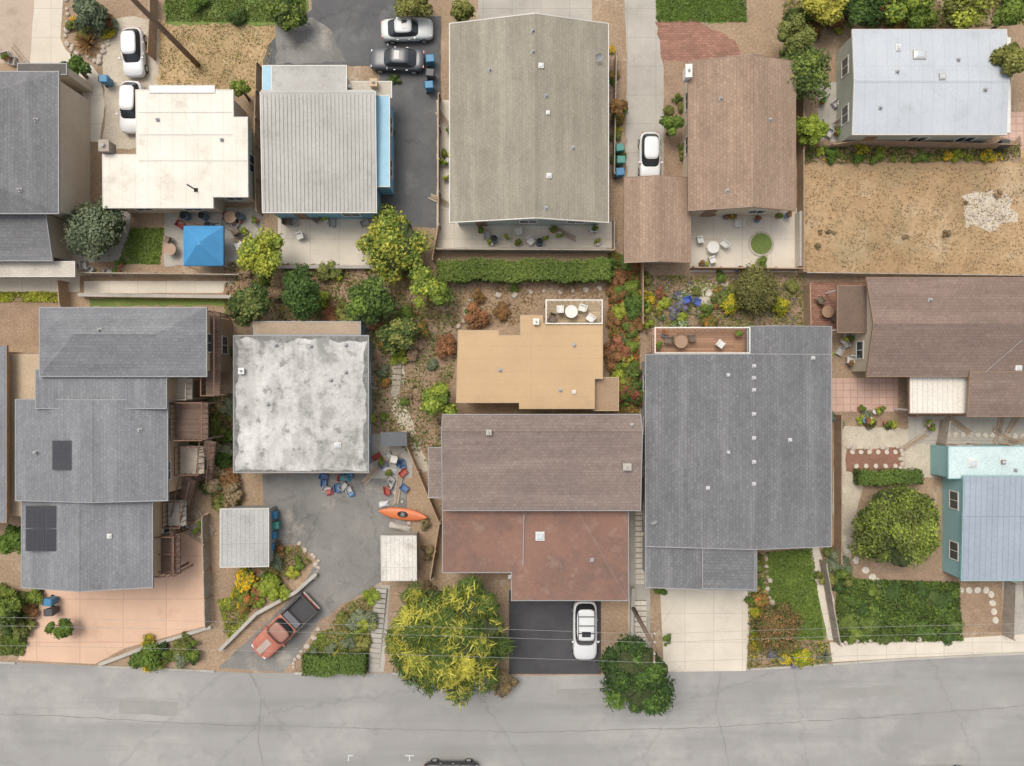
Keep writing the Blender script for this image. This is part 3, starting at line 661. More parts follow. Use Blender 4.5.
def edge(fixed,a,b,axis,sgn,w0,z):
    n=int(abs(b-a)/.18); pts=[]; ph=rr_.uniform(0,6)
    for i in range(n+1):
        t=a+(b-a)*i/n; wdt=max(.05,w0*(.7+.35*math.sin(i*.21+ph)+.25*math.sin(i*.57+ph*2))+rr_.uniform(-.05,.05))
        pts.append((t,wdt))
    P_=[((t,fixed) if axis=='x' else (fixed,t)) for t,_ in pts]+[((t,fixed+sgn*w_) if axis=='x' else (fixed+sgn*w_,t)) for t,w_ in pts[::-1]]
    P_=ccw(P_); m=MB(); m.add([(px_,py_,z) for px_,py_ in P_],[tuple(range(len(P_)))]); m.obj('tar_edge',dk,H_.e)
edge(y1-.01,x0,x1,'x',-1,.45,3.304); edge(x0+.01,y0,y1,'y',1,.35,3.308); edge(x1-.01,y0,y1,'y',-1,.35,3.312); edge(y0+.01,x0,x1,'x',1,.18,3.316)
# I
r_tan=mat('tan_rolled_roof',(.47,.325,.19),(.42,.29,.17),ls=.25,fs=8,fa=.06,pat='slab',pw=40,ph=1.0,pa=.08,stain=(.36,.26,.16),sts=.4,stt=.56,sta=.6,bump=.1)
I_=House('house with flat tan roof and small furnished deck',530,360,tan_wall,paint((.4,.29,.17)))
I_.poly([(459,331),(498,331),(498,336),(521,336),(521,316),(542,316),(542,324),(602,324),(602,378),(594,378),(594,408),(520,408),(520,402),(457,402)],3.4,r_tan,slope=(0,.0)); 
I_.vent(574,345); I_.vent(500,370); I_.vent(560,390); I_.chim(536,322,.35,.35,.3,m_white); I_.sky(574,392,.3,.3)
I_.sec((594,378,618,410),2.8,'flat',0,mat('brown_flat',(.33,.23,.15)),oh=.1); deck(I_,(545,301,601,325),2.6,mat('tan_deck',(.48,.37,.24),pat='brick',pw=3,ph=.15,pa=.3),railm=m_white)
# J
r_j1=shingle('taupe_brown_shingle',(.235,.185,.162),0,c2=(.2,.157,.14)); r_j2=mat('brown_red_rolled_roof',(.235,.13,.098),(.175,.105,.082),ls=.22,fs=7,fa=.14,stain=(.13,.088,.075),sts=.3,stt=.5,sta=.7,speck=((.29,.19,.15),.9,.5))
J=House('long house with taupe upper roof and brown-red lower roof',540,505,tan_wall,t_grey)
J.sec((443,415,640,510),4.6,'gx',.8,r_j1,ridge=.16); J.poly([(443,506),(628,506),(628,600),(512,600),(512,572),(443,572)],3.6,r_j2)
J.sec((429,448,446,497),3.6,'sr',.3,r_j1); J.finish()
J.sky(540,536,.7,.7); J.chim(626,466,.5,.4,.5,m_concd); J.chim(489,432,.3,.3,.3,m_concd); J.vent(632,425); J.vent(510,577); J.vent(592,560)
mb=MB(); a=J.at(524,512);b=J.at(523,568); mb.tube([(a[0],a[1]-.2,3.68),(b[0],b[1]+.2,3.68)],.04,8); mb.obj('roof_pipe',m_flash,J.e)
# K
K_=House('large house with charcoal shingle roof and roof deck',740,460,grey_wall,t_grey)
rk=shingle('charcoal_shingle',(.18,.182,.19),90,c2=(.148,.15,.157),pa=.18); rk0=shingle('charcoal_shingle_b',(.168,.17,.178),0,pa=.18)
K_.sec((646,355,831,546),4.0,'gy',1.0,rk,ridge=.56); K_.sec((748,327,831,362),3.9,'gy',.7,rk,ridge=.3); K_.sec((646,540,752,587),3.75,'sr',.9,rk); K_.sec((703,528,753,588),4.45,'sr',.3,rk0,walls=False); K_.finish()
for p in ((728,375),(728,452)): K_.sky(*p,.3,.3,m_flash)
for p in ((754,366),(754,378),(754,390),(754,414),(754,438),(754,462),(754,484),(790,440),(708,488),(813,358)): K_.vent(*p,.09,.16,m=m_palev)
deck(K_,(652,328,746,354),3.0,mat('brown_deck',(.36,.21,.13),(.3,.18,.12),pat='brick',pw=3,ph=.2,pa=.3),railm=m_white)
# L
r_l=shingle('cocoa_shingle',(.225,.165,.138),0)
Lh=House('house with brown shingle roof and white patio cover',960,340,beige_wall,t_brown)
Lh.sec((867,278,1120,376),3.4,'gx',1.1,r_l,ridge=.48); Lh.sec((968,372,1120,416),3.3,'st',.35,r_l); Lh.sec((910,375,969,413),2.8,'flat',0,mat('white_patio_cover',(.66,.62,.55),(.6,.56,.5),ls=.5,pat='slab',pw=.4,ph=40,pa=.2),oh=.2,walls=False); Lh.finish()
Lh.sky(1018,368,.5,.4); Lh.vent(930,300)
a=Lh.at(985,372); b=Lh.at(1022,340); mb=MB(); mb.tube([(a[0],a[1],a[2]+.04),(b[0],b[1],b[2]+.04)],.02,6); mb.obj('roof_pipe',m_flash,Lh.e)
Lh.sec((838,286,868,332),2.6,'flat',0,mat('dark_brown_cover',(.17,.12,.09)),oh=.2,walls=False)
for px,py in ((913,410),(940,410),(966,410),(841,329),(865,329),(841,289)):
    x,y=Lh.L(px,py,2.7); MB().box(x-.06,x+.06,y-.06,y+.06,0,2.44 if px<870 else 2.62).obj('support_post',m_white,Lh.e)
# M
r_m=mat('blue_grey_metal_roof',(.3,.34,.4),(.26,.3,.355),ls=.3,fs=5,fa=.08,pat='slab',pw=.45,ph=50,pa=.25,bump=.05)
Mh=House('teal mobile home with blue-grey metal roof',985,510,teal_wall,t_teal,cat='mobile home')
Mh.sec((949,447,1120,478),2.5,'flat',0,mat('aqua_coated_roof',(.5,.6,.6),(.44,.54,.54),ls=.4,stain=(.36,.42,.42),sts=.6,stt=.53,sta=.55),oh=.02); Mh.sec((962,476,1120,580),2.6,'st',.3,r_m,oh=.05); Mh.finish()
Mh.sky(972,463,.7,.7); Mh.sky(1003,462,.35,.35,t_brown); Mh.vent(1015,470)
s1=House('small garden shed with pale grey metal roof',244,537,mat('shed_siding',(.35,.35,.33)),t_white,cat='shed',name='shed')
s1.sec((222,509,268,566),2.3,'sl',.25,mat('shed_roof',(.4,.4,.39),(.33,.33,.32),pat='slab',pw=.35,ph=40,pa=.2,stain=(.26,.26,.25),sts=.6,stt=.53,sta=.6),oh=.12)
s2=House('small shed with white weathered roof',400,560,mat('shed_siding_b',(.4,.38,.34)),t_white,cat='shed',name='shed')
s2.sec((382,536,416,580),2.3,'st',.2,mat('shed_roof_b',(.62,.59,.54),(.52,.49,.45),ls=.6,pat='slab',pw=.35,ph=40,pa=.2,stain=(.35,.31,.27),sts=.7,stt=.52,sta=.7),oh=.12)
s3=House('small lean-to with corrugated grey roof',394,440,m_woodg,None,cat='shed',name='shed')
s3.sec((381,432,407,446),2.0,'st',.2,mat('lean_roof',(.13,.14,.15)),oh=.1)
# ------------------------------------------------------------ vehicles
m_lens=paint((.6,.62,.64),.1); m_tail=paint((.4,.02,.02),.2); m_tyre=m_rub
def car(px,py,angdeg,Ln,Wd,col,kind,label,metal=.0,roofc=None,bedc=None,group='parked cars by the houses'):
    x,y=W(px,py,.7); nm={'pickup':'pickup_truck'}.get(kind,'parked_car')
    e=empty(nm,label,'pickup truck' if kind=='pickup' else 'car',(x,y,0),math.radians(angdeg),group)
    pm=mat('car_paint',col,tuple(c*.93 for c in col),ls=.6,fs=20,fa=.03,rough=.28,bump=0,metal=metal,spec=.5) if kind!='pickup' else mat('faded_paint',col,tuple(min(1,c*1.2+.03) for c in col),ls=1.0,fs=12,fa=.1,rough=.5,bump=0)
    hw=Wd/2; P={'sedan':(-.39,-.2,.09,.25,1.43),'hatch':(-.47,-.34,.1,.27,1.5),'suv':(-.48,-.4,.1,.25,1.75),'pickup':(-.1,-.055,.1,.2,1.72)}[kind]
    zk=.12 if kind in('suv','pickup') else 0
    N_=25; ring=[(.90,.26),(1.0,.42),(1.0,.62),(.975,.84),(.88,.96),(.6,1.015),(.3,1.03),(0,1.033)]
    mb=MB(); V=[]
    for i in range(N_):
        t=-1+2*i/(N_-1); t=math.copysign(abs(t)**.8,t); xx=t*Ln/2
        ta=abs(t); w=hw*(1-.05*ta**2-(.3 if kind!='pickup' or t>0 else .04)*max(0,(ta-.7)/.3)**2.6)
        f=t/2
        if f>P[3]: u=(f-P[3])/(.5-P[3]); zb=.95-.1*u-.2*u**4
        elif f<P[0]: u=(P[0]-f)/max(.5+P[0],.03); zb=.97-.05*u-.12*u**4
        else: zb=.95
        if kind=='pickup' and f<-.12: zb=.62
        zb+=zk
        pts=[(w*a,.26+zk+(zb-.26-zk)*(b-.26)/.77) for a,b in ring]
        row=[(xx,-a,b) for a,b in pts]+[(xx,a,b) for a,b in pts[-2::-1]]
        V+=row
    m_=len(ring)*2-1
    F=[(i*m_+j,(i+1)*m_+j,(i+1)*m_+j+1,i*m_+j+1) for i in range(N_-1) for j in range(m_-1)]
    F+=[tuple(range(m_)),tuple((N_-1)*m_+j for j in range(m_-1,-1,-1))]
    F+=[(i*m_+m_-1,(i+1)*m_+m_-1,(i+1)*m_,i*m_) for i in range(N_-1)]
    mb.add(V,F); body=mb.obj('body',pm,e,smooth=True,sub=1)
    a0,t0,t1,a1=[p*Ln for p in P[:4]]; zt=P[4]; zb=.93+zk; wb=hw*.86; wt=hw*.66
    if kind in('suv','pickup'): wt=hw*.74
    def srow(xa,xb,w,z,n=28,ex=4.5):
        cx=(xa+xb)/2;rx=(xb-xa)/2;o=[]
        for k in range(n):
            a=2*math.pi*(k+.5)/n; c_,s_=math.cos(a),math.sin(a)
            o.append((cx+rx*math.copysign(abs(c_)**(2/ex),c_),w*math.copysign(abs(s_)**(2/ex),s_),z))
        return o
    n=28
    r0=srow(a0,a1,wb,zb-.06); r1=srow(t0,t1,wt,zt-.06)
    lerp3=lambda p,q,t: tuple(p[i]+(q[i]-p[i])*t for i in range(3))
    rows=[r0]+[[lerp3(r0[k],r1[k],t) for k in range(n)] for t in (.12,.9)]+[r1]
    mb=MB(); mb.add(rows[0]+rows[1],[(k,(k+1)%n,n+(k+1)%n,n+k) for k in range(n)]); mb.add(rows[2]+rows[3],[(k,(k+1)%n,n+(k+1)%n,n+k) for k in range(n)]); mb.obj('cabin',pm,e,smooth=True)
    parts={'windscreen':[], 'side_window':[], 'rear_window':[], 'other_side':[], 'pillar':[]}
    for k in range(n):
        q0,q1=rows[1][k],rows[1][(k+1)%n]; mx=(q0[0]+q1[0])/2; my=(q0[1]+q1[1])/2
        u=(mx-(a0+a1)/2)/((a1-a0)/2); v=my/wb
        if abs(v)<.86 and u>0: parts['windscreen'].append(k)
        elif abs(v)<.86 and u<0: parts['rear_window'].append(k)
        elif abs(u)>.86: parts['pillar'].append(k)
        else: parts['side_window' if v>0 else 'other_side'].append(k)
    for nm_,ks in parts.items():
        if not ks: continue
        mb=MB()
        for k in ks: mb.add([rows[1][k],rows[1][(k+1)%n],rows[2][(k+1)%n],rows[2][k]],[(0,1,2,3)])
        mb.obj('side_window' if nm_=='other_side' else nm_,pm if nm_=='pillar' else m_car_glass,e,smooth=nm_!='pillar')
    mb=MB(); V=list(r1); lev_=[(.97,.022),(.88,.045),(.6,.068),(.3,.075)]
    cx=(t0+t1)/2
    for sc_,dz in lev_: V+=[(cx+(p[0]-cx)*sc_,p[1]*sc_,zt-.06+dz) for p in r1]
    V.append((cx,0,zt+.017)); F=[]
    for l in range(4): F+=[(l*n+k,l*n+(k+1)%n,(l+1)*n+(k+1)%n,(l+1)*n+k) for k in range(n)]
    F+=[(4*n+k,4*n+(k+1)%n,5*n) for k in range(n)]
    mb.add(V,F); rf=mb.obj('roof',paint(roofc,.45) if roofc else pm,e,smooth=True)
    if kind=='suv':
        for sgn in (1,-1):
            mb=MB(); mb.tube([(t0+.2,sgn*wt*.88,zt),(t0+.35,sgn*wt*.88,zt+.09),(t1-.4,sgn*wt*.88,zt+.09),(t1-.2,sgn*wt*.88,zt)],.025,6); mb.obj('roof_rail',m_rub,rf)
        for q in (.2,.5,.75):
            xx=t0+(t1-t0)*q; mb=MB(); mb.box(xx-.03,xx+.03,-wt*.88,wt*.88,zt+.09,zt+.12); mb.obj('cross_bar',m_rub,rf)
    if kind=='sedan' or kind=='suv':
        mb=MB(); xx=t1-.5; mb.box(xx-.22,xx+.22,-.36,.36,zt-.0,zt+.026); mb.obj('sunroof',m_car_glass,rf,bevel=.01)
    r=.33 if not zk else .38
    for sx in (-.3,.31):
        for sgn in (1,-1):
            n2=18; mb=MB(); yc=sgn*(hw-.13)
            V=[(r*math.cos(2*math.pi*k/n2),s_*.12,r*math.sin(2*math.pi*k/n2)) for s_ in (-1,1) for k in range(n2)]
            mb.add(V,[tuple(range(n2)),tuple(range(2*n2-1,n2-1,-1))]+[(k,n2+k,n2+(k+1)%n2,(k+1)%n2) for k in range(n2)])
            w=mb.obj('wheel',m_tyre,e,loc=(sx*Ln,yc+sgn*.02,r),bevel=.02)
            V=[(r*.62*math.cos(2*math.pi*k/n2),s_,r*.62*math.sin(2*math.pi*k/n2)) for s_ in (.122*sgn,.13*sgn) for k in range(n2)]
            mb=MB(); mb.add(V,[tuple(range(n2)),tuple(range(2*n2-1,n2-1,-1))]+[(k,n2+k,n2+(k+1)%n2,(k+1)%n2) for k in range(n2)]); mb.obj('rim',m_metal,w)
    for sgn in (1,-1):
        mb=MB(); mb.fr(Ln*.44,Ln*.477,min(sgn*hw*.45,sgn*hw*.74),max(sgn*hw*.45,sgn*hw*.74),.6+zk,Ln*.43,Ln*.462,min(sgn*hw*.45,sgn*hw*.76),max(sgn*hw*.45,sgn*hw*.76),.74+zk); mb.obj('headlight',m_lens,e,bevel=.015)
        mb=MB(); mb.box(-Ln*.49,-Ln*.455,min(sgn*hw*.5,sgn*hw*.75),max(sgn*hw*.5,sgn*hw*.75),.62+zk*.5,.82+zk*.3); mb.obj('tail_light',m_tail,e,bevel=.015)
        mb=MB(); xm=a1-.42; mb.box(xm-.07,xm+.07,min(sgn*hw*.93,sgn*(hw+.13)),max(sgn*hw*.93,sgn*(hw+.13)),.95+zk,1.1+zk); mb.obj('mirror',pm,e,bevel=.03)
        for dx in (.02,-.2):
            mb=MB(); mb.box(dx*Ln,dx*Ln+.16,min(sgn*hw*.98,sgn*(hw+.02)),max(sgn*hw*.98,sgn*(hw+.02)),.78+zk,.81+zk); mb.obj('door_handle',m_metal,e)
    mb=MB(); mb.box(Ln*.455,Ln*.49,-hw*.55,hw*.55,.34+zk,.48+zk); mb.obj('bumper',m_rub,e,bevel=.03)
    if kind=='pickup':
        dkb=paint(bedc or (.06,.055,.055),.6); xb0=-Ln*.485; xb1=a0-.08; z0=.78; z1=1.16
        mb=MB(); mb.box(xb0,xb1,-hw*.98,-hw*.84,z0-.2,z1); mb.box(xb0,xb1,hw*.84,hw*.98,z0-.2,z1); mb.box(xb0,xb0+.09,-hw*.84,hw*.84,z0-.2,z1); mb.box(xb1-.09,xb1,-hw*.84,hw*.84,z0-.2,z1)
        bed=mb.obj('cargo_bed',dkb,e,bevel=.03)
        mb=MB(); mb.box(xb0+.1,xb1-.1,-hw*.83,hw*.83,z0-.1,z0+.03); mb.obj('bed_liner',paint((.05,.05,.055),.8),bed)
        mb=MB(); mb.box(xb1-.65,xb1-.12,-hw*.75,hw*.75,z0+.035,z0+.4); mb.obj('tool_box',paint((.12,.12,.13),.5),bed,bevel=.03)
        mb=MB(); mb.box(xb0-.12,xb0-.01,-hw*.9,hw*.9,.5,.66); mb.obj('rear_bumper',m_metal,e,bevel=.02)
        mb=MB(); mb.box(a1+.25,Ln*.44,-.28,.28,1.045,1.075); mb.obj('hood_stripe',paint((.38,.3,.26),.5),e,bevel=.01)
    return e
car(133,52,-88,4.0,1.78,(.62,.63,.64),'hatch','white hatchback parked beside the dry yard')
car(131,107,-92,4.3,1.8,(.64,.64,.64),'hatch','white car parked at the end of a gravel drive')
car(407,29,2,4.3,1.8,(.52,.54,.53),'sedan','silver-white sedan parked on dark asphalt')
car(397,59,178,4.6,1.85,(.075,.08,.09),'sedan','dark grey sedan parked on dark asphalt')
car(650,156,-90,3.9,1.75,(.64,.64,.64),'hatch','white compact car parked beside refuse bins')
car(585,630,-90,4.9,2.0,(.62,.63,.64),'suv','white sport utility vehicle with roof racks on black driveway')
car(284,627,224,6.3,2.1,(.33,.115,.075),'pickup','faded red-orange pickup truck with dark cargo bed on the drive',roofc=(.3,.15,.11))
car(451,774,0,4.6,1.85,(.04,.04,.043),'sedan','black car parked along the street kerb')
car(945,781,2,4.5,1.8,(.04,.045,.06),'sedan','dark car parked along the street kerb')
# ------------------------------------------------------------ fences
fp=MB(); fp.box(-.05,.05,-.05,.05,0,1.75); ME_FP=fp.mesh('post',m_wood)
def fence(pp,h=1.6,m=m_wood,label='weathered wooden fence between two yards',wall=False):
    p=wl(pp); cx,cy=p[0]; e=empty('garden_wall' if wall else 'wooden_fence',label,'wall' if wall else 'fence',(cx,cy,0))
    p=[(a-cx,b-cy) for a,b in p]
    if wall:
        mb=MB(); strip(mb,p,.22,0,h); o=mb.obj('wall_face',m,e); mb=MB(); strip(mb,p,.28,h+.002,h+.05); mb.obj('coping',m_concd,e); return
    mb=MB()
    for i in range(len(p)-1):
        a=Vector(p[i]);b=Vector(p[i+1]);L_=(b-a).length;d=(b-a)/L_;n=Vector((-d.y,d.x))
        k=int(L_/.16)
        for j in range(k):
            q=a+d*(j*.16); r=q+d*.145; hh=h+random.uniform(-.02,.02); w=n*.012; o=n*random.uniform(-.006,.006)
            mb.prism([tuple(q-w+o),tuple(r-w+o),tuple(r+w+o),tuple(q+w+o)],.03,hh)
        k=max(1,round(L_/2.4))
        for j in range(k+1):
            if j==k and i<len(p)-2: continue
            q=a+d*L_*j/k+n*.07; place('post',ME_FP,e,(q.x,q.y,0),math.atan2(d.y,d.x),scale=(1,1,(h+.08)/1.75))
    mb.obj('fence_panel',m,e)
    mb=MB(); strip(mb,[(a,b) for a,b in p],.08,h+.03,h+.07); mb.obj('top_rail',m,e)
for f in ([(440,100),(440,228),(434,262)],[(614,60),(612,178)],[(612,222),(612,252)],[(797,62),(797,274)],[(800,275),(1100,279)],[(690,270),(797,271)],[(819,560),(833,640)],[(209,514),(212,622)],[(438,252),(612,253)],
          [(409,445),(441,520),(432,575)],[(156,60),(158,20),(158,0)],[(262,70),(260,150),(262,215)],[(940,420),(936,444),(1060,446)],[(906,376),(908,416)],[(803,286),(804,330)],[(80,143),(80,205)],[(80,275),(245,277)],[(68,283),(70,308)],[(440,262),(438,300)],[(834,415),(834,560)],[(640,262),(640,325)],[(1004,580),(1002,634)],[(826,150),(850,146),(1005,150)]):
    fence(f,1.3,m=random.choice([m_wood,m_woodg]))
fence([(318,572),(298,590),(258,612),(222,648)],.5,m_conc,'low concrete retaining wall curving beside the drive',True)
fence([(84,296),(246,298)],.8,m_stone,'low masonry wall along a garden path',True)
fence([(280,268),(376,268)],.6,m_stone,'low stone wall below a patio',True)
fence([(632,586),(630,672)],.6,m_stone,'low stone wall beside garden steps',True)
fence([(456,250),(606,250)],.5,m_stone,'low stone wall behind the hedge',True)
fence([(100,664),(150,645),(212,626)],.2,m_stone,'low stone border along pink driveway',True)
fence([(796,214),(796,268)],1.0,m_conc,'pale concrete wall enclosing a patio',True)
def steps(pp,n,w,label,m=m_concd):
    p=wl(pp); a=Vector(p[0]);b=Vector(p[1]);d=(b-a);u=d.normalized();nn=Vector((-u.y,u.x))*w/2; e=MB()
    for i in range(n):
        q=d*(i/n); r=d*((i+.8)/n); e.prism([tuple(q-nn),tuple(r-nn),tuple(r+nn),tuple(q+nn)],.0,.06+.05*(n-i)/n*4)
    e.obj('garden_steps',m,loc=(a.x,a.y,0),label=label,cat='steps')
steps([(382,588),(374,668)],16,.9,'concrete garden steps leading down to the street')
steps([(640,510),(641,585)],14,.9,'narrow concrete steps beside a house',m_conc)
steps([(640,600),(640,664)],12,1.0,'stone steps leading down to the street',m_conc)
steps([(398,352),(396,398)],8,.7,'rough timber steps through a planted slope',m_woodg)
# ------------------------------------------------------------ poles and wires
def pole(px,py,h,label,rr=.2):
    x,y=W(px,py); e=empty('utility_pole',label,'utility pole',(x,y,0)); mb=MB(); mb.tube([(0,0,-.2),(0,0,h*.5),(0,0,h)],[rr,rr*.9,rr*.75],14); mb.obj('shaft',m_pole,e,smooth=True)
    mb=MB(); mb.box(-.06,.06,-1.1,1.1,h-.7,h-.58); mb.obj('crossarm',m_pole,e)
    for yy in (-1,-.4,.4,1):
        mb=MB(); mb.cyl(0,yy,h-.578,h-.4,.06,.04,8); mb.obj('insulator',m_white,e)
    return x,y
pa=pole(198,65,13,'tall brown wooden utility pole in the dry yard',.22); pb=pole(632,606,9.5,'wooden utility pole beside a dark green tree',.17)
mw=paint((.3,.3,.29),.7)
def wire(a,b,sag=.6,r=.01):
    pts=[]
    for i in range(15):
        t=i/14; pts.append((a[0]+(b[0]-a[0])*t,a[1]+(b[1]-a[1])*t,a[2]+(b[2]-a[2])*t-sag*4*t*(1-t)))
    mb=MB(); mb.tube([(p[0]-a[0],p[1]-a[1],p[2]-a[2]) for p in pts],r,5); mb.obj('overhead_wire',mw,loc=a,label='thin overhead power wire strung from a pole',cat='wire',group='overhead wires')
for yy in (-1,.4,1):
    wire((pb[0],pb[1]+yy,9.1),(-60,pb[1]+yy+1.5,9.1)); wire((pb[0],pb[1]+yy,9.1),(60,pb[1]+yy+1,9.1))
for q in ((560,480,4.5),(720,530,4.6)):
    a=W(q[0],q[1],q[2]); wire((pb[0],pb[1],8),(a[0],a[1],q[2]+.4),.3,.006)
a=W(200,150,3.6); wire((pa[0],pa[1],9),(a[0],a[1],3.8),.3,.006)
# ------------------------------------------------------------ trees
tree(98,228,33,4.0,'grey',leaf=.12,K=34,label='round grey-green tree beside a paved patio',core=True)
tree(263,255,25,4.5,'lime',K=28,kind2='green',label='bright green tree near a concrete patio')
tree(393,245,34,4.0,'yellow',K=34,rag=.2,kind2='green',label='yellow-green spreading tree beside the asphalt drive',core=True)
tree(427,290,22,4,'green',K=20,kind2='lime',k2=.3); tree(373,300,25,4.2,'dark',K=22,kind2='green',k2=.4); tree(400,333,19,3,'dark',K=16,kind2='olive',k2=.4); tree(298,292,24,4.2,'mid',K=22,kind2='dark',k2=.5); tree(250,303,23,4.2,'dark',K=20,kind2='olive',k2=.4)
tree(440,402,18,3.5,'green',K=16,kind2='lime',k2=.3); tree(755,291,23,2.8,'dolive',K=70,rag=.08,csz=.34,leaf=.09,n=9000,kind2='olive',k2=.3,flat=.9,core=True,label='dense rounded dark olive bush clipped into a dome')
tree(800,75,29,4.5,'dark',K=26,kind2='green',k2=.3,label='dense dark green tree beside a brown roof'); tree(795,38,20,4,'olive',K=16); tree(810,132,17,3,'lime',K=14)
tree(897,528,50,4.6,'olive',K=70,leaf=.12,rag=.16,csz=.14,n=26000,kind2='lime',k2=.3,flat=.6,core=True,label='broad irregular olive-green tree above a gravel path')
tree(448,639,65,7,'mid',n=46000,K=110,leaf=.13,elong=3.0,rag=.12,csz=.13,kind2='yellow',k2=.55,wid=.35,core=True,label='large spiky green tree with yellow tips beside the street')
tree(636,676,39,6,'dark',n=15000,K=44,leaf=.12,rag=.16,csz=.18,kind2='green',k2=.4,elong=1.6,core=True,label='dense dark green tree overhanging the street')
tree(502,680,15,1.8,'brown',K=12,leaf=.1)
tree(672,126,11,2.5,'green',K=9); tree(1016,60,20,5,'olive',K=16); tree(905,8,26,4,'green',K=18,kind2='lime'); tree(968,6,24,4,'olive',K=18,kind2='lime'); tree(860,2,24,4,'dark',K=18,kind2='green'); tree(1010,16,18,4,'green',K=14); tree(822,0,22,4,'yellow',K=16)
tree(288,12,18,2.5,'dark',K=14,kind2='green'); tree(412,2,18,3,'olive',K=14); tree(90,14,18,2.5,'grey',K=14); tree(74,68,13,2.5,'dark',K=12,kind2='green'); tree(462,12,14,2.5,'olive',K=10); tree(8,610,18,2.5,'dark',K=14,kind2='green'); tree(14,540,16,3,'green',K=14)
tree(616,108,10,2.5,'rust',K=8); tree(240,90,9,2.5,'green',K=8); tree(60,628,12,2,'green',K=10)
tree(776,626,24,2.4,'dolive',K=60,leaf=.09,rag=.08,csz=.32,n=9000,kind2='rust',k2=.3,flat=.9,label='rounded clipped bronze-olive bush',core=True)
def rosette(px,py,rpx,kind,label):
    ts[0]+=1; rng=np.random.default_rng(ts[0]); n=70; R_=rpx/S; mb=MB()
    for i in range(n):
        a=rng.uniform(0,6.28); el=rng.uniform(.1,1.2); L_=R_*rng.uniform(.7,1.1); d=Vector((math.cos(a)*math.cos(el),math.sin(a)*math.cos(el),math.sin(el))); s=Vector((-math.sin(a),math.cos(a),0))*.05
        b=Vector((0,0,.15)); m1=b+d*L_*.55; t=b+d*L_-Vector((0,0,.12*L_)); mb.add([tuple(b-s*.6),tuple(b+s*.6),tuple(m1+s),tuple(m1-s),tuple(t)],[(0,1,2,3),(3,2,4)])
    me=mb.mesh('spiky_plant',G[kind]); at=me.attributes.new('tone','FLOAT','FACE'); at.data.foreach_set('value',[random.uniform(.2,.9) for _ in me.polygons])
    x,y=W(px,py); place('spiky_plant',me,None,(x,y,0),label=label,cat='plant')
rosette(90,46,17,'rust','reddish spiky rosette plant in a gravel bed'); rosette(102,32,12,'grey','grey-green spiky rosette plant in a bed'); rosette(620,340,8,'grey','grey-green spiky rosette plant in a bed'); rosette(824,655,9,'grey','grey-green spiky rosette plant in a bed')
hedge(438,260,610,280,1.6,'mid','long green clipped hedge behind a house'); hedge(303,656,365,675,1.0,'mid','clipped rectangular hedge beside the street'); hedge(860,471,922,484,1.0,'mid','short clipped hedge beside a gravel path'); hedge(790,8,830,18,1.5,'dark','dark hedge at the back of a yard')
# ------------------------------------------------------------ shrubs
scatter([(610,262),(638,262),(636,412),(612,412)],36,['orange','rust','green','red','rust','lime','mid'],6,12)
scatter([(636,278),(735,275),(735,326),(640,326)],26,['green','orange','lav','gold','rust','olive','whitef','lime'],4,9)
scatter([(225,270),(440,265),(440,330),(364,330),(364,320),(232,318)],26,['green','lime','rust','olive','straw','grey'],6,13,'on a planted slope')
scatter([(368,335),(440,335),(440,430),(372,430)],14,['green','lime','straw','grey','orange'],5,10,'on a planted slope')
scatter([(208,400),(232,400),(240,505),(214,505)],17,['olive','straw','grey','green','rust','mid'],6,12,'between two houses')
scatter([(252,548),(300,546),(312,560),(262,602),(226,632)],15,['green','orange','gold','lime','rust','grey'],6,12)
scatter([(345,606),(372,596),(366,655),(308,668)],14,['green','lime','grey','olive','gold'],6,11)
scatter([(750,560),(762,560),(760,640),(750,664)],10,['gold','green','lav','olive','orange','lime'],5,9); scatter([(770,652),(826,648),(826,662),(760,664)],8,['gold','lav','olive','orange'],4,7)
scatter([(836,582),(956,587),(960,638),(838,640)],22,['mid','dark','dark','green'],6,10,hs=.45)
scatter([(820,545),(846,550),(850,580),(824,580)],8,['olive','grey','green'],6,10)
scatter([(832,414),(906,414),(906,426),(834,426)],9,['green','red','lime','grey'],4,7)
scatter([(797,148),(1010,150),(1010,158),(797,160)],18,['green','lime','gold','straw'],3,8,'along the edge of a dry lot')
scatter([(68,0),(112,0),(108,50),(72,48)],12,['grey','green','rust','olive','gold'],5,9)
scatter([(0,590),(40,590),(24,650),(0,650)],10,['green','dark','rust','olive'],6,11)
scatter([(128,640),(212,632),(212,660),(130,664)],10,['green','dark','olive','gold'],6,12,'beside the pink driveway')
scatter([(780,0),(1024,0),(1024,24),(850,26),(780,40)],16,['green','lime','rust','orange','olive'],7,13,'at the back of a yard')
scatter([(609,20),(624,20),(624,170),(610,170)],10,['gold','green','orange','olive'],4,8,'along a driveway edge')
scatter([(666,75),(684,75),(684,175),(668,175)],6,['green','olive'],4,7)
scatter([(166,0),(306,0),(300,20),(170,22)],6,['green','dark'],5,10)
scatter([(390,60),(398,60),(392,220),(386,220)],6,['green','dark'],4,6)
scatter([(460,296),(520,288),(520,318),(462,326)],7,['rust','straw','green'],5,10,'on bare soil')
scatter([(420,520),(436,520),(440,600),(424,600)],5,['olive','green','brown'],5,9)
scatter([(630,430),(645,430),(645,500),(632,500)],4,['green','olive'],4,7)
scatter([(800,175),(1020,175),(1020,270),(800,270)],9,['straw','brown'],2,4,'on a dry lot')
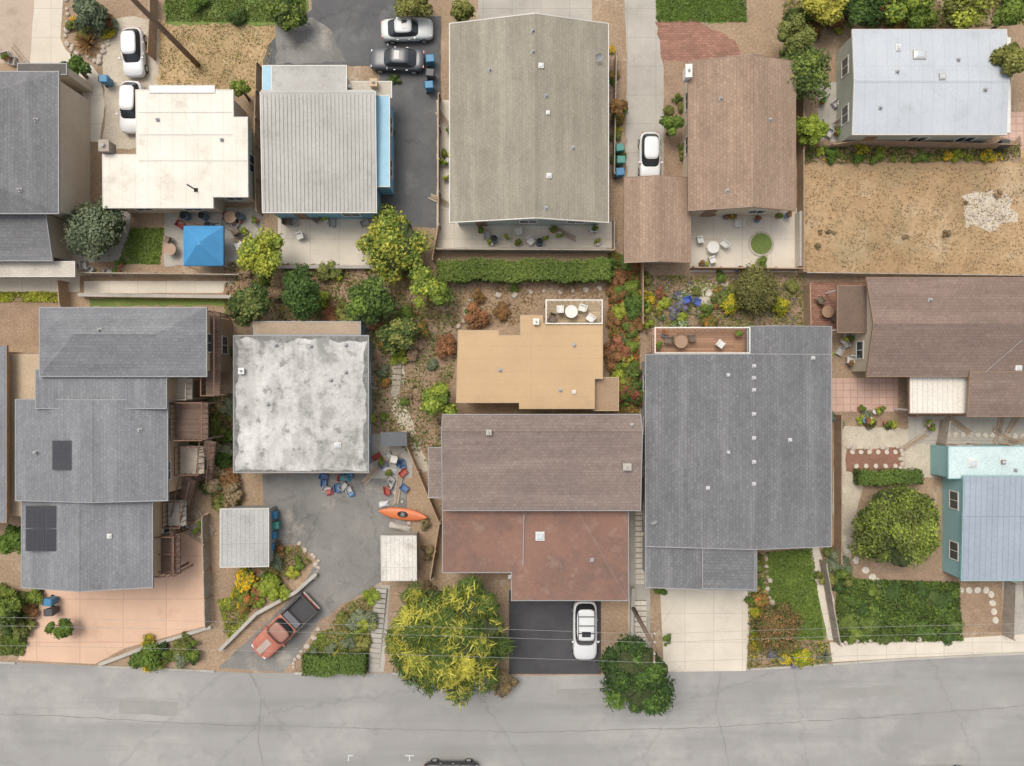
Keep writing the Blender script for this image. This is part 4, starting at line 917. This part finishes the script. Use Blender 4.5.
for x,y,r,k in ((801,657,10,'ball'),(778,306,10,'ball'),(730,305,10,'ball'),(757,612,7,'ball'),(790,285,8,'olive'),(150,655,16,'green'),(182,658,9,'grey'),(475,316,12,'rust'),(660,590,6,'green'),(762,262,6,'green'),(668,640,6,'green'),(425,330,8,'orange'),(448,345,12,'rust'),(245,578,13,'gold'),(270,590,17,'lime'),(194,444,8,'mid'),(208,488,9,'dark'),(226,352,8,'mid')): shrub(x,y,r,k)
# ground covers
cover('lawn_grass',R(656,-20,746,22),8000,['green'],.07,.06,'short green lawn grass',clump=.2); cover('lawn_grass',R(166,-10,306,22),8000,['green','olive'],.07,.06,'short green lawn grass',clump=.3)
cover('lawn_grass',[(766,552),(812,548),(824,640),(772,640)],9000,['green'],.07,.08,'short green lawn grass',clump=.1); cover('lawn_grass',[(131,228),(164,228),(160,264),(118,264)],3000,['green'],.07,.06,'short green lawn grass',clump=.2)
cover('lawn_grass',[(218,600),(258,590),(246,620),(228,640)],2500,['green','lime'],.08,.1,'rough green grass'); cover('lawn_grass',[(318,632),(370,622),(368,656),(302,664)],3500,['green','lime'],.08,.1,'rough green grass',clump=.2)
cover('ground_cover',[(836,578),(958,582),(962,640),(836,642)],19000,['mid','dark','green'],.1,.3,clump=.1)
cover('ground_cover',[(225,262),(440,268),(440,330),(225,318)],7000,['straw','green','olive','rust'],.1,.15)
cover('ground_cover',[(364,330),(462,285),(458,330),(442,470),(370,430)],4500,['straw','green','olive'],.1,.12)
cover('ground_cover',[(608,250),(640,262),(638,412),(610,412)],9000,['olive','rust','green'],.11,.3,flower='fo',fa=.12,clump=.15)
cover('ground_cover',[(636,276),(806,276),(806,328),(640,328)],6000,['olive','straw','green'],.1,.15,flower='fp',fa=.05)
cover('ground_cover',[(203,395),(234,395),(242,508),(212,508)],4500,['olive','straw','rust','green'],.11,.2)
cover('ground_cover',[(797,146),(1020,144),(1020,160),(797,164)],4500,['olive','straw','green'],.1,.2,flower='fy',fa=.04)
cover('ground_cover',[(748,548),(766,552),(770,640),(828,642),(828,664),(748,668)],4000,['olive','green','straw'],.1,.15,flower='fy',fa=.08)
cover('ground_cover',[(0,590),(42,592),(24,655),(0,655)],3000,['green','olive'],.1,.2); cover('ground_cover',[(-20,292),(66,292),(66,302),(-20,302)],1500,['lime'],.1,.2)
cover('ground_cover',[(345,604),(374,592),(368,672),(298,672)],4000,['green','olive','straw'],.1,.18); cover('ground_cover',[(250,548),(300,546),(312,562),(258,604),(222,636)],4500,['green','olive','straw'],.1,.2,flower='fo',fa=.05)
cover('dry_grass',[(160,24),(274,24),(270,88),(160,90)],2600,['straw','olive'],.07,.04,'sparse dry grass on bare earth'); cover('dry_grass',[(800,168),(1100,166),(1100,274),(800,274)],5500,['straw','brown','straw'],.07,.05,'sparse dry grass on bare earth',clump=.5)
cover('dry_grass',[(440,284),(612,284),(606,300),(545,300),(515,325),(455,330)],1800,['straw','rust'],.08,.06,'sparse dry grass on bare earth')
cover('ground_cover',[(783,-40),(1100,-40),(1100,24),(850,28),(783,50)],8000,['green','straw','olive'],.12,.25)
# ------------------------------------------------------------ rocks, stones
rk_=[]
for s_ in range(3):
    rng=random.Random(s_)
    bm=bmesh.new(); bmesh.ops.create_icosphere(bm,subdivisions=2,radius=1)
    for v in bm.verts: v.co*=rng.uniform(.82,1.12); v.co.z*=.6
    me=bpy.data.meshes.new('rock'); bm.to_mesh(me); bm.free(); me.materials.append(m_stone); rk_.append(me)
def rock(px,py,r,lab='rough grey-brown stone edging a bed'):
    x,y=W(px,py); place('rock',random.choice(rk_),None,(x,y,r*.3),random.uniform(0,6),label=lab,cat='rock',group='garden stones',scale=(r*random.uniform(.8,1.3),r,r*.9))
def rockline(pp,n):
    for i in range(n):
        t=i/(n-1)*(len(pp)-1); k=min(int(t),len(pp)-2); f=t-k
        rock(pp[k][0]+(pp[k+1][0]-pp[k][0])*f+random.uniform(-2,2),pp[k][1]+(pp[k+1][1]-pp[k][1])*f+random.uniform(-2,2),random.uniform(.13,.28))
rockline([(766,560),(770,600),(774,640)],12); rockline([(838,642),(900,640),(960,634)],16); rockline([(298,545),(318,558),(316,575)],10); rockline([(68,0),(66,40),(76,54),(98,62),(110,40)],22); rockline([(318,630),(300,655),(292,668)],8); rockline([(390,480),(412,520),(405,530)],8)
rockline([(846,448),(902,448),(902,472)],14); rockline([(460,328),(470,300),(540,292),(600,290)],14)
for i in range(40): rock(random.gauss(989,13),random.gauss(211,10),random.uniform(.06,.16),'pale stone in rubble on the dry lot')
ssm=MB(); ssm.cyl(0,0,0,.05,.3,.28,12); ME_SS=ssm.mesh('stepping_stone',mat('pale_paver',(.55,.5,.42),ls=2))
def sstone(pp,n,sc_=1):
    for i in range(n):
        t=i/(n-1)*(len(pp)-1); k=min(int(t),len(pp)-2); f=t-k
        x,y=W(pp[k][0]+(pp[k+1][0]-pp[k][0])*f,pp[k][1]+(pp[k+1][1]-pp[k][1])*f)
        place('stepping_stone',ME_SS,None,(x,y,.04),random.uniform(0,6),label='round pale stepping stone in a garden path',cat='stepping stone',group='stepping stones',scale=(sc_,sc_*.9,1))
sstone([(940,434),(1022,436)],12,.8); sstone([(852,452),(895,452)],6,.7); sstone([(856,466),(895,466)],5,.7); sstone([(842,490),(838,520),(846,550),(870,575),(880,585)],11,1.1); sstone([(700,290),(725,300)],4); sstone([(960,590),(990,590),(995,620)],8)
x,y=W(761,244); mb=MB(); mb.cyl(0,0,.02,.1,1.05,1.05,28); o=empty('round_planter','circular grass bed ringed with stone on a patio','planter',(x,y,0)); mb.obj('rim',m_stone,o)
mb=MB(); mb.cyl(0,0,.101,.13,.88,.86,28); mb.obj('turf',m_grass,o)
# ------------------------------------------------------------ templates of small things
def tmpl_chair(col):
    m=paint(col,.6); e=empty('garden_chair','garden chair on a patio','chair',(0,0,-50),group='garden chairs on the patios')
    MB().box(-.27,.27,-.27,.27,.40,.45).obj('seat',m,e,bevel=.01); MB().fr(-.27,.27,.24,.29,.45,-.25,.25,.32,.36,.95).obj('backrest',m,e,bevel=.01)
    for sx in(-.24,.24):
        for sy in(-.24,.24): MB().box(sx-.02,sx+.02,sy-.02,sy+.02,0,.4).obj('leg',m,e)
        MB().box(sx-.04,sx+.04,-.26,.24,.62,.65).obj('armrest',m,e)
    return e
def tmpl_table(col):
    m=paint(col,.5); e=empty('garden_table','round garden table on a patio','table',(0,0,-50),group='garden tables')
    MB().cyl(0,0,.7,.74,.5,n=24).obj('table_top',m,e)
    for a in range(3): MB().tube([(0.08*math.cos(a*2.1),.08*math.sin(a*2.1),.7),(.4*math.cos(a*2.1),.4*math.sin(a*2.1),0)],.02,6).obj('leg',m,e)
    return e
def tmpl_bin(col,n='refuse_bin',lab='wheeled refuse bin with closed lid'):
    m=paint(col,.5); e=empty(n,lab,'bin',(0,0,-50),group='wheeled bins beside the houses')
    MB().fr(-.24,.24,-.27,.27,.08,-.3,.3,-.34,.34,1.0).obj('bin_body',m,e,bevel=.02); l=MB().fr(-.32,.32,-.37,.37,1.002,-.28,.28,-.3,.3,1.09).obj('lid',m,e,bevel=.02)
    MB().box(-.25,.25,.38,.42,.98,1.02).obj('handle',m_rub,e)
    for s_ in (-.27,.27):
        V=MB(); n_=12; V.add([(dx,.1*math.cos(k*6.283/n_),.1*math.sin(k*6.283/n_)) for dx in (-.03,.03) for k in range(n_)],[tuple(range(n_)),tuple(range(2*n_-1,n_-1,-1))]+[(k,n_+k,n_+(k+1)%n_,(k+1)%n_) for k in range(n_)]); V.obj('wheel',m_rub,e,loc=(s_,.28,.1))
    return e
def tmpl_pot(col,leaf):
    e=empty('potted_plant','leafy plant in a round pot','potted plant',(0,0,-50),group='potted plants'); MB().cyl(0,0,0,.38,.17,.25,16).obj('pot',paint(col,.8),e)
    me,_,_=crownmesh('plant',.34,.5,350,.07,hash_(leaf)+3,6,[G[leaf]],z0=.5,rag=.35); place('plant',me,e); return e
def tmpl_crate(col):
    m=paint(col,.7); e=empty('storage_crate','open storage crate left in a yard','crate',(0,0,-50),group='storage crates')
    mb=MB(); mb.box(-.35,.35,-.25,-.22,0,.35);mb.box(-.35,.35,.22,.25,0,.35);mb.box(-.35,-.32,-.22,.22,0,.35);mb.box(.32,.35,-.22,.22,0,.35); mb.obj('side_wall',m,e); MB().box(-.32,.32,-.22,.22,.01,.05).obj('base',m,e); return e
def tmpl_boards():
    e=empty('lumber_stack','small stack of boards lying on the ground','lumber',(0,0,-50),group='lumber stacks')
    rr=random.Random(4)
    for i in range(6):
        z=.0+.045*(i//3); o=(i%3-1)*.17; d=MB().box(-1.1-rr.random()*.2,1.1+rr.random()*.2,o-.07,o+.07,z,z+.04).obj('board',m_woodg if i%2 else m_wood,e,rotz=rr.uniform(-.03,.03))
    return e
def tmpl_barrel():
    e=empty('barrel','round barrel standing in a yard','barrel',(0,0,-50),group='barrels'); MB().cyl(0,0,0,.85,.29,.29,20).obj('drum',paint((.12,.2,.3),.5),e); MB().cyl(0,0,.852,.88,.27,.27,20).obj('lid',m_rub,e); return e
T_={'cw':tmpl_chair((.62,.61,.57)),'cb':tmpl_chair((.05,.1,.35)),'cd':tmpl_chair((.14,.1,.07)),'tw':tmpl_table((.62,.6,.56)),'td':tmpl_table((.3,.19,.12)),'bb':tmpl_bin((.04,.18,.32)),'bg':tmpl_bin((.05,.22,.18)),'bk':tmpl_bin((.06,.06,.065)),
 'p1':tmpl_pot((.4,.16,.08),'green'),'p2':tmpl_pot((.55,.52,.48),'lime'),'p3':tmpl_pot((.15,.2,.3),'rust'),'k1':tmpl_crate((.45,.44,.42)),'k2':tmpl_crate((.38,.08,.06)),'k3':tmpl_crate((.1,.18,.34)),'lb':tmpl_boards(),'br':tmpl_barrel()}
LB={'cw':'white garden chair on a patio','cb':'dark blue garden chair on gravel','cd':'dark brown garden chair on a patio','tw':'round white garden table on a patio','td':'round brown garden table on a deck','bb':'blue wheeled bin with closed lid','bg':'teal green wheeled bin with closed lid','bk':'black wheeled bin with closed lid',
 'p1':'green plant in a terracotta pot','p2':'lime green plant in a pale pot','p3':'rusty-leaved plant in a blue pot','k1':'open grey storage crate in a yard','k2':'open red storage crate in a yard','k3':'open blue storage crate in a yard','lb':'small stack of boards lying on the ground','br':'blue barrel with black lid in a yard'}
def put(k,px,py,z=0,rot=None,sc_=1):
    x,y=W(px,py,z+.4); clone(T_[k],(x,y,z+.03),random.uniform(0,6.28) if rot is None else rot,sc_,LB[k])
for k,x,y in (('bb',275,514),('bg',277,524),('bb',274,534),('bb',272,545),('bg',619,150),('bg',620,162),('bb',619,174),('bb',431,62),('bb',53,600),('bk',54,610),('bk',431,76),('bb',430,88),('bk',1000,146),('bb',108,82)): put(k,x,y,rot=math.pi/2+random.uniform(-.15,.15))
for k,x,y in (('cw',700,240),('tw',712,248),('cw',724,244),('cw',712,260),('cw',738,224),('cb',697,302),('cb',686,300),('cd',820,300),('td',826,312),('cd',834,318),('cw',850,360),('cd',168,240),('td',172,250),('cd',236,232),('cw',240,246),('cd',70,222),('td',232,218),('cw',300,236),('cd',838,124),('cw',812,352),('tw',824,356)): put(k,x,y)
for k,x,y in (('cw',560,309),('tw',571,312),('cw',582,308),('cw',590,318),('cd',552,318)): put(k,x,y,2.6)
for k,x,y in (('cd',668,340),('td',680,342),('cd',692,338),('p1',738,334),('p1',658,345),('p3',664,334),('cw',720,344)): put(k,x,y,3.0)
def many(n,ks,x0,x1,y0,y1):
    for i in range(n): put(random.choice(ks),random.uniform(x0,x1),random.uniform(y0,y1))
many(14,['k1','k2','k3','lb','p1','br','cw'],170,258,214,226); many(8,['k1','lb','p1','p2','cd'],226,258,228,262)
many(16,['k1','k2','k3','lb','p1','k1','cw'],372,404,452,492); many(7,['p1','p2','p3','k1'],70,126,262,272)
for i in range(12): put(random.choice(['p1','p2','p3']),random.uniform(694,794),random.choice([216,266])+random.uniform(-4,4))
many(12,['p1','p2','p3','k1'],808,862,334,374); many(16,['p1','p2','k1','br','lb','cw'],470,600,228,244); many(7,['p1','p2','p3'],836,900,404,424)
many(8,['p1','p2','k1','lb'],442,450,110,215); many(8,['k2','k1','k3','p1'],320,350,476,496); many(8,['p2','p1','lb'],905,1020,418,444); many(7,['p2','p1','lb','k1'],184,206,520,540)
many(6,['p2','p1','k1'],822,846,86,136); many(6,['p1','p2','k1','cd'],282,372,218,224); many(5,['p1','k1','lb'],2,34,52,62)
for k in T_.values():
    for c in list(k.children): bpy.data.objects.remove(c)
    bpy.data.objects.remove(k)
x,y=W(204,246,2); e=empty('canopy_tent','square blue pop-up canopy standing in a yard','canopy tent',(x,y,0)); mb=MB(); a=1.6
m_tarp=mat('blue_tarp',(.06,.25,.48),(.05,.21,.42),ls=1,fs=8,fa=.08,rough=.6)
mb.add([(-a,-a,2.1),(a,-a,2.1),(a,a,2.1),(-a,a,2.1),(-.12,-.12,3.0),(.12,-.12,3.0),(.12,.12,3.0),(-.12,.12,3.0),(-a,-a,1.85),(a,-a,1.85),(a,a,1.85),(-a,a,1.85)],[(0,1,5,4),(1,2,6,5),(2,3,7,6),(3,0,4,7),(4,5,6,7),(8,9,1,0),(9,10,2,1),(10,11,3,2),(11,8,0,3)]); mb.obj('canopy',m_tarp,e)
for sx in(-1,1):
    for sy in(-1,1): MB().box(sx*1.54-.025,sx*1.54+.025,sy*1.54-.025,sy*1.54+.025,0,2.08).obj('leg',m_white,e)
def kayak(px,py,rot,L_,col,label,z=.4):
    x,y=W(px,py,z); e=empty('kayak',label,'kayak',(x,y,z),math.radians(rot)); mb=MB(); n=17;k=10;V=[]
    for i in range(n):
        t=-1+2*i/(n-1); w=.52*(1-abs(t)**2.6)+.015; hz=.2*(1-.5*abs(t)**2)
        for j in range(k):
            a_=2*math.pi*j/k; V.append((t*L_/2,w*math.cos(a_),hz*math.sin(a_)+.16*abs(t)**3))
    mb.add(V,[(i*k+j,i*k+(j+1)%k,(i+1)*k+(j+1)%k,(i+1)*k+j) for i in range(n-1) for j in range(k)]+[tuple(range(k-1,-1,-1)),tuple(range((n-1)*k,n*k))]); mb.obj('hull',paint(col,.45),e,smooth=True,sub=1)
    mb=MB(); mb.cyl(0,0,.17,.21,.25,.25,20); o=mb.obj('cockpit',m_rub,e,scale=(1.8,1,1)); MB().box(-.15,.15,-.16,.16,.19,.24).obj('seat',paint((.15,.15,.15)),e)
kayak(403,514,-8,4.2,(.55,.15,.05),'orange kayak resting on a rack beside the drive')
x,y=W(403,514); e=empty('boat_rack','low timber rack holding a kayak','rack',(x,y,0),math.radians(-8))
for dx in(-1,1): MB().box(dx-.05,dx+.05,-.5,.5,0,.2).obj('crossbeam',m_wood,e)
for px,py,w,d,c,lab in ((345,478,.9,.7,(.05,.22,.25),'teal tarp-covered bundle on asphalt'),(330,492,.6,.5,(.4,.1,.1),'red cushion lying on asphalt'),(352,494,.5,.4,(.1,.25,.5),'blue folded tarp on asphalt'),(390,470,1.2,.5,(.5,.5,.52),'pale folded sheet beside a shed'),(384,504,.8,.5,(.6,.6,.6),'white folded sheet by the kayak'),(400,527,1.8,.5,(.4,.37,.33),'grey-brown tarp bundle beside the kayak'),(404,549,.8,.4,(.2,.2,.2),'dark folded tarp beside a shed')):
    x,y=W(px,py); bm=bmesh.new(); bmesh.ops.create_grid(bm,x_segments=9,y_segments=9,size=1)
    for v in bm.verts: rr=max(abs(v.co.x),abs(v.co.y)); v.co.z=(.3*(1-rr**2)+random.uniform(0,.08)) ; v.co.x*=w/2*random.uniform(.92,1.08); v.co.y*=d/2*random.uniform(.92,1.08)
    me=bpy.data.meshes.new('tarp_bundle'); bm.to_mesh(me); bm.free(); me.materials.append(paint(c,.7)); me.polygons.foreach_set('use_smooth',[True]*len(me.polygons)); place('tarp_bundle',me,None,(x,y,.05),random.uniform(-.3,.3),label=lab,cat='tarp')
x,y=W(180,546); e=empty('timber_pergola','dark timber pergola frame over a driveway edge','pergola',(x,y,0))
for dx in(-.5,.7):
    for dy in(-1.4,1.4): MB().box(dx-.07,dx+.07,dy-.07,dy+.07,0,2.6).obj('post',m_woodr,e)
    MB().box(dx-.06,dx+.06,-1.7,1.7,2.602,2.75).obj('beam',m_woodr,e)
for i in range(3): yy=-1.4+i*1.4; MB().box(-.8,1.0,yy-.04,yy+.04,2.752,2.85).obj('rafter',m_woodr,e)
def dish(h,px,py):
    x,y,z=h.at(px,py); mb=MB(); n=16; V=[(0,0,0)]
    for r_,zz in ((.15,.02),(.3,.08)): V+=[(r_*math.cos(6.283*k/n),r_*math.sin(6.283*k/n),zz) for k in range(n)]
    F=[(0,1+k,1+(k+1)%n) for k in range(n)]+[(1+k,1+n+k,1+n+(k+1)%n,1+(k+1)%n) for k in range(n)]
    mb.add(V,F); o=mb.obj('satellite_dish',m_flash,h.e,loc=(x,y,z+.5)); o.rotation_euler=(.7,.2,0); MB().tube([(x,y,z-.05),(x,y,z+.5)],.025,6).obj('dish_mast',m_metal,h.e)
dish(K_,652,520); dish(D,598,60)
# ------------------------------------------------------------ light, sky, camera
w=bpy.data.worlds.new('World'); sc.world=w; w.use_nodes=True
el=math.radians(64); az=Vector((-.55,.83)).normalized()
sd=Vector((az.x*math.cos(el),az.y*math.cos(el),math.sin(el)))
NT=w.node_tree
st=NT.nodes.new('ShaderNodeTexSky'); st.sky_type='NISHITA'; st.sun_disc=False; st.sun_elevation=el; st.sun_rotation=math.atan2(az.x,az.y)
st.dust_density=5; st.air_density=1
hz=NT.nodes.new('ShaderNodeHueSaturation'); hz.inputs['Saturation'].default_value=.45
wm=NT.nodes.new('ShaderNodeMixRGB'); wm.blend_type='MULTIPLY'; wm.inputs['Fac'].default_value=1; wm.inputs['Color2'].default_value=(1,.98,.93,1)
bg=NT.nodes['Background']; bg.inputs['Strength'].default_value=.205
NT.links.new(st.outputs[0],hz.inputs['Color']); NT.links.new(hz.outputs[0],wm.inputs['Color1']); NT.links.new(wm.outputs[0],bg.inputs['Color'])
sl=bpy.data.lights.new('sun','SUN'); sl.energy=1.2; sl.angle=math.radians(26); sl.color=(1,.96,.89)
so=bpy.data.objects.new('sun',sl); COL.objects.link(so); so.rotation_euler=sd.to_track_quat('Z','Y').to_euler()
cam=bpy.data.cameras.new('camera'); co=bpy.data.objects.new('camera',cam); COL.objects.link(co); co.location=(0,0,CH); co.rotation_euler=(0,0,0)
cam.sensor_width=36; cam.lens=18*CH/(512/S); cam.clip_end=1000; cam.clip_start=.5; sc.camera=co
sc.view_settings.view_transform='Standard'; sc.view_settings.look='None'; sc.view_settings.exposure=0
print('shrubs',nshr[0])
